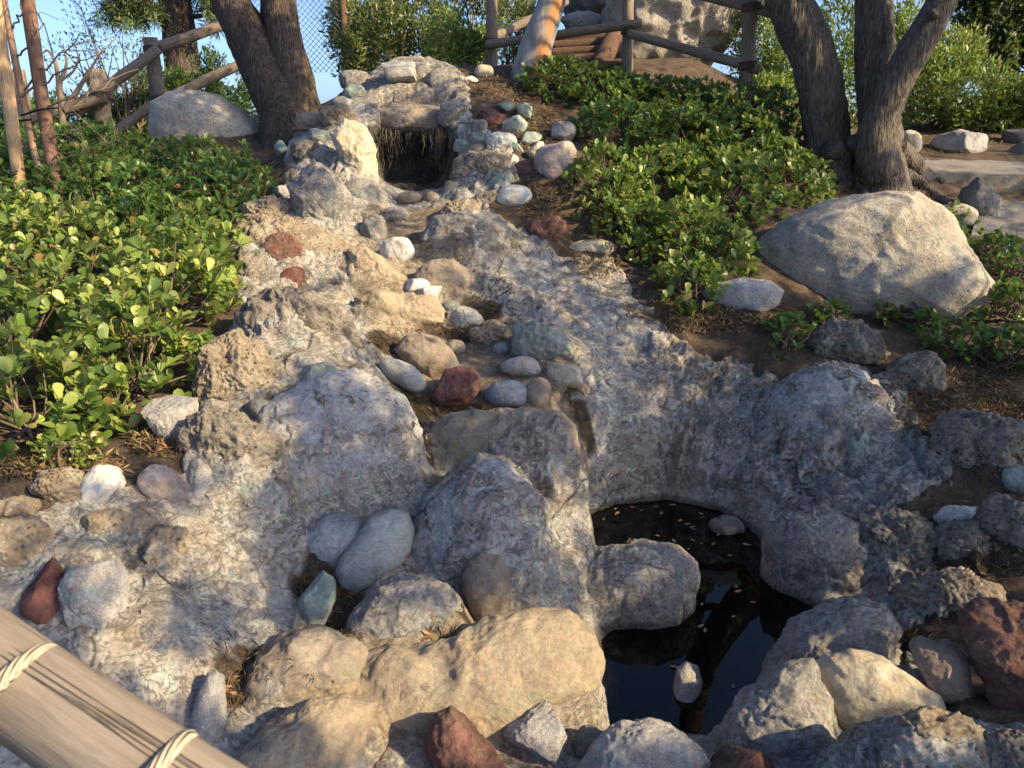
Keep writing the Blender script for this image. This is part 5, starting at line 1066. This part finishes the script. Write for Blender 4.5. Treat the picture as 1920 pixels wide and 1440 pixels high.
def inpx(n, regions):
    out = []
    for (u, v, ru, rv, w) in regions:
        for k in range(int(n*w)):
            a = rg.uniform(0, 6.283); r = rg.random()**.5; p = hit(u+ru*r*math.cos(a), v+rv*r*math.sin(a), n=220)
            if p[2] > .02: out.append(p[:2])
    return out
GUL = [(690,745,45,35,.10),(770,762,70,25,.10),(870,772,110,12,.10),(1090,760,30,12,.08),(440,1290,35,50,.14),(470,1245,35,25,.06),(610,1120,60,40,.10),(700,1060,60,30,.08),(640,1190,40,25,.05),(790,840,20,30,.04),(780,900,18,50,.04),(830,620,60,12,.06),(730,645,40,18,.06),(850,1203,50,10,.06),(590,1300,60,15,.05),(1700,1215,60,20,.08),(1830,1060,90,50,.16),(1800,990,100,45,.12),(1880,900,60,40,.08),(930,600,40,20,.05)]
strew('needle_litter', 'dry needles and twigs caught in hollows of the stream bed', inpx(2600, GUL), (.03, .085), .09)
strew('leaf_litter', 'brown fallen leaves caught between the stones of the stream bed', inpx(420, GUL), (.02, .045), .8)
SOIL = [(1000,230,60,60,.12),(1020,380,50,50,.08),(1330,610,90,25,.10),(1450,600,80,20,.06),(1750,760,160,60,.18),(1880,790,60,50,.10),(100,880,140,25,.16),(300,835,60,30,.07),(1560,330,80,40,.08),(1760,270,120,25,.08),(950,170,60,25,.08),(1120,500,50,25,.05),(1860,700,60,40,.05),(1700,370,60,30,.05),(1620,350,120,30,.06),(1500,290,60,40,.05),(1230,590,60,20,.04)]
strew('mulch', 'brown mulch of bark chips and leaves on the bare soil', inpx(14000, SOIL), (.018, .06), .42, flat=.5, lift=.012)
# leaves floating on the pool, each its own
t = NT('floating_leaf'); fl = []
for k in range(4):
    me = fast_mesh('floating_leaf', LT_V*[.75, 1, .25], LT_F, {'var': np.full(8, (.55, .7, .8, .97)[k])}); me.materials.append(M['litter']); fl.append(me)
placed = 0; sp = POOL.min(0); sq = POOL.max(0)
while placed < 46:
    p = rg.uniform(sp, sq); 
    if poly_sd(p[None], POOL)[0] > -.06: continue
    if rg.random() > (.9 if p[1] > 3.9 else .22): continue
    o = bpy.data.objects.new('floating_leaf', fl[rg.integers(4)]); COL.objects.link(o); o.location = (p[0], p[1], .004); o.rotation_euler = (rg.normal(0,.05), rg.normal(0,.05), rg.uniform(0, 6.28)); s = rg.uniform(.03, .06); o.scale = (s, s, s)
    tag(o, 'small narrow yellow brown leaf floating on the dark pool', 'leaf', 'leaves floating on the pool', 'thing'); placed += 1
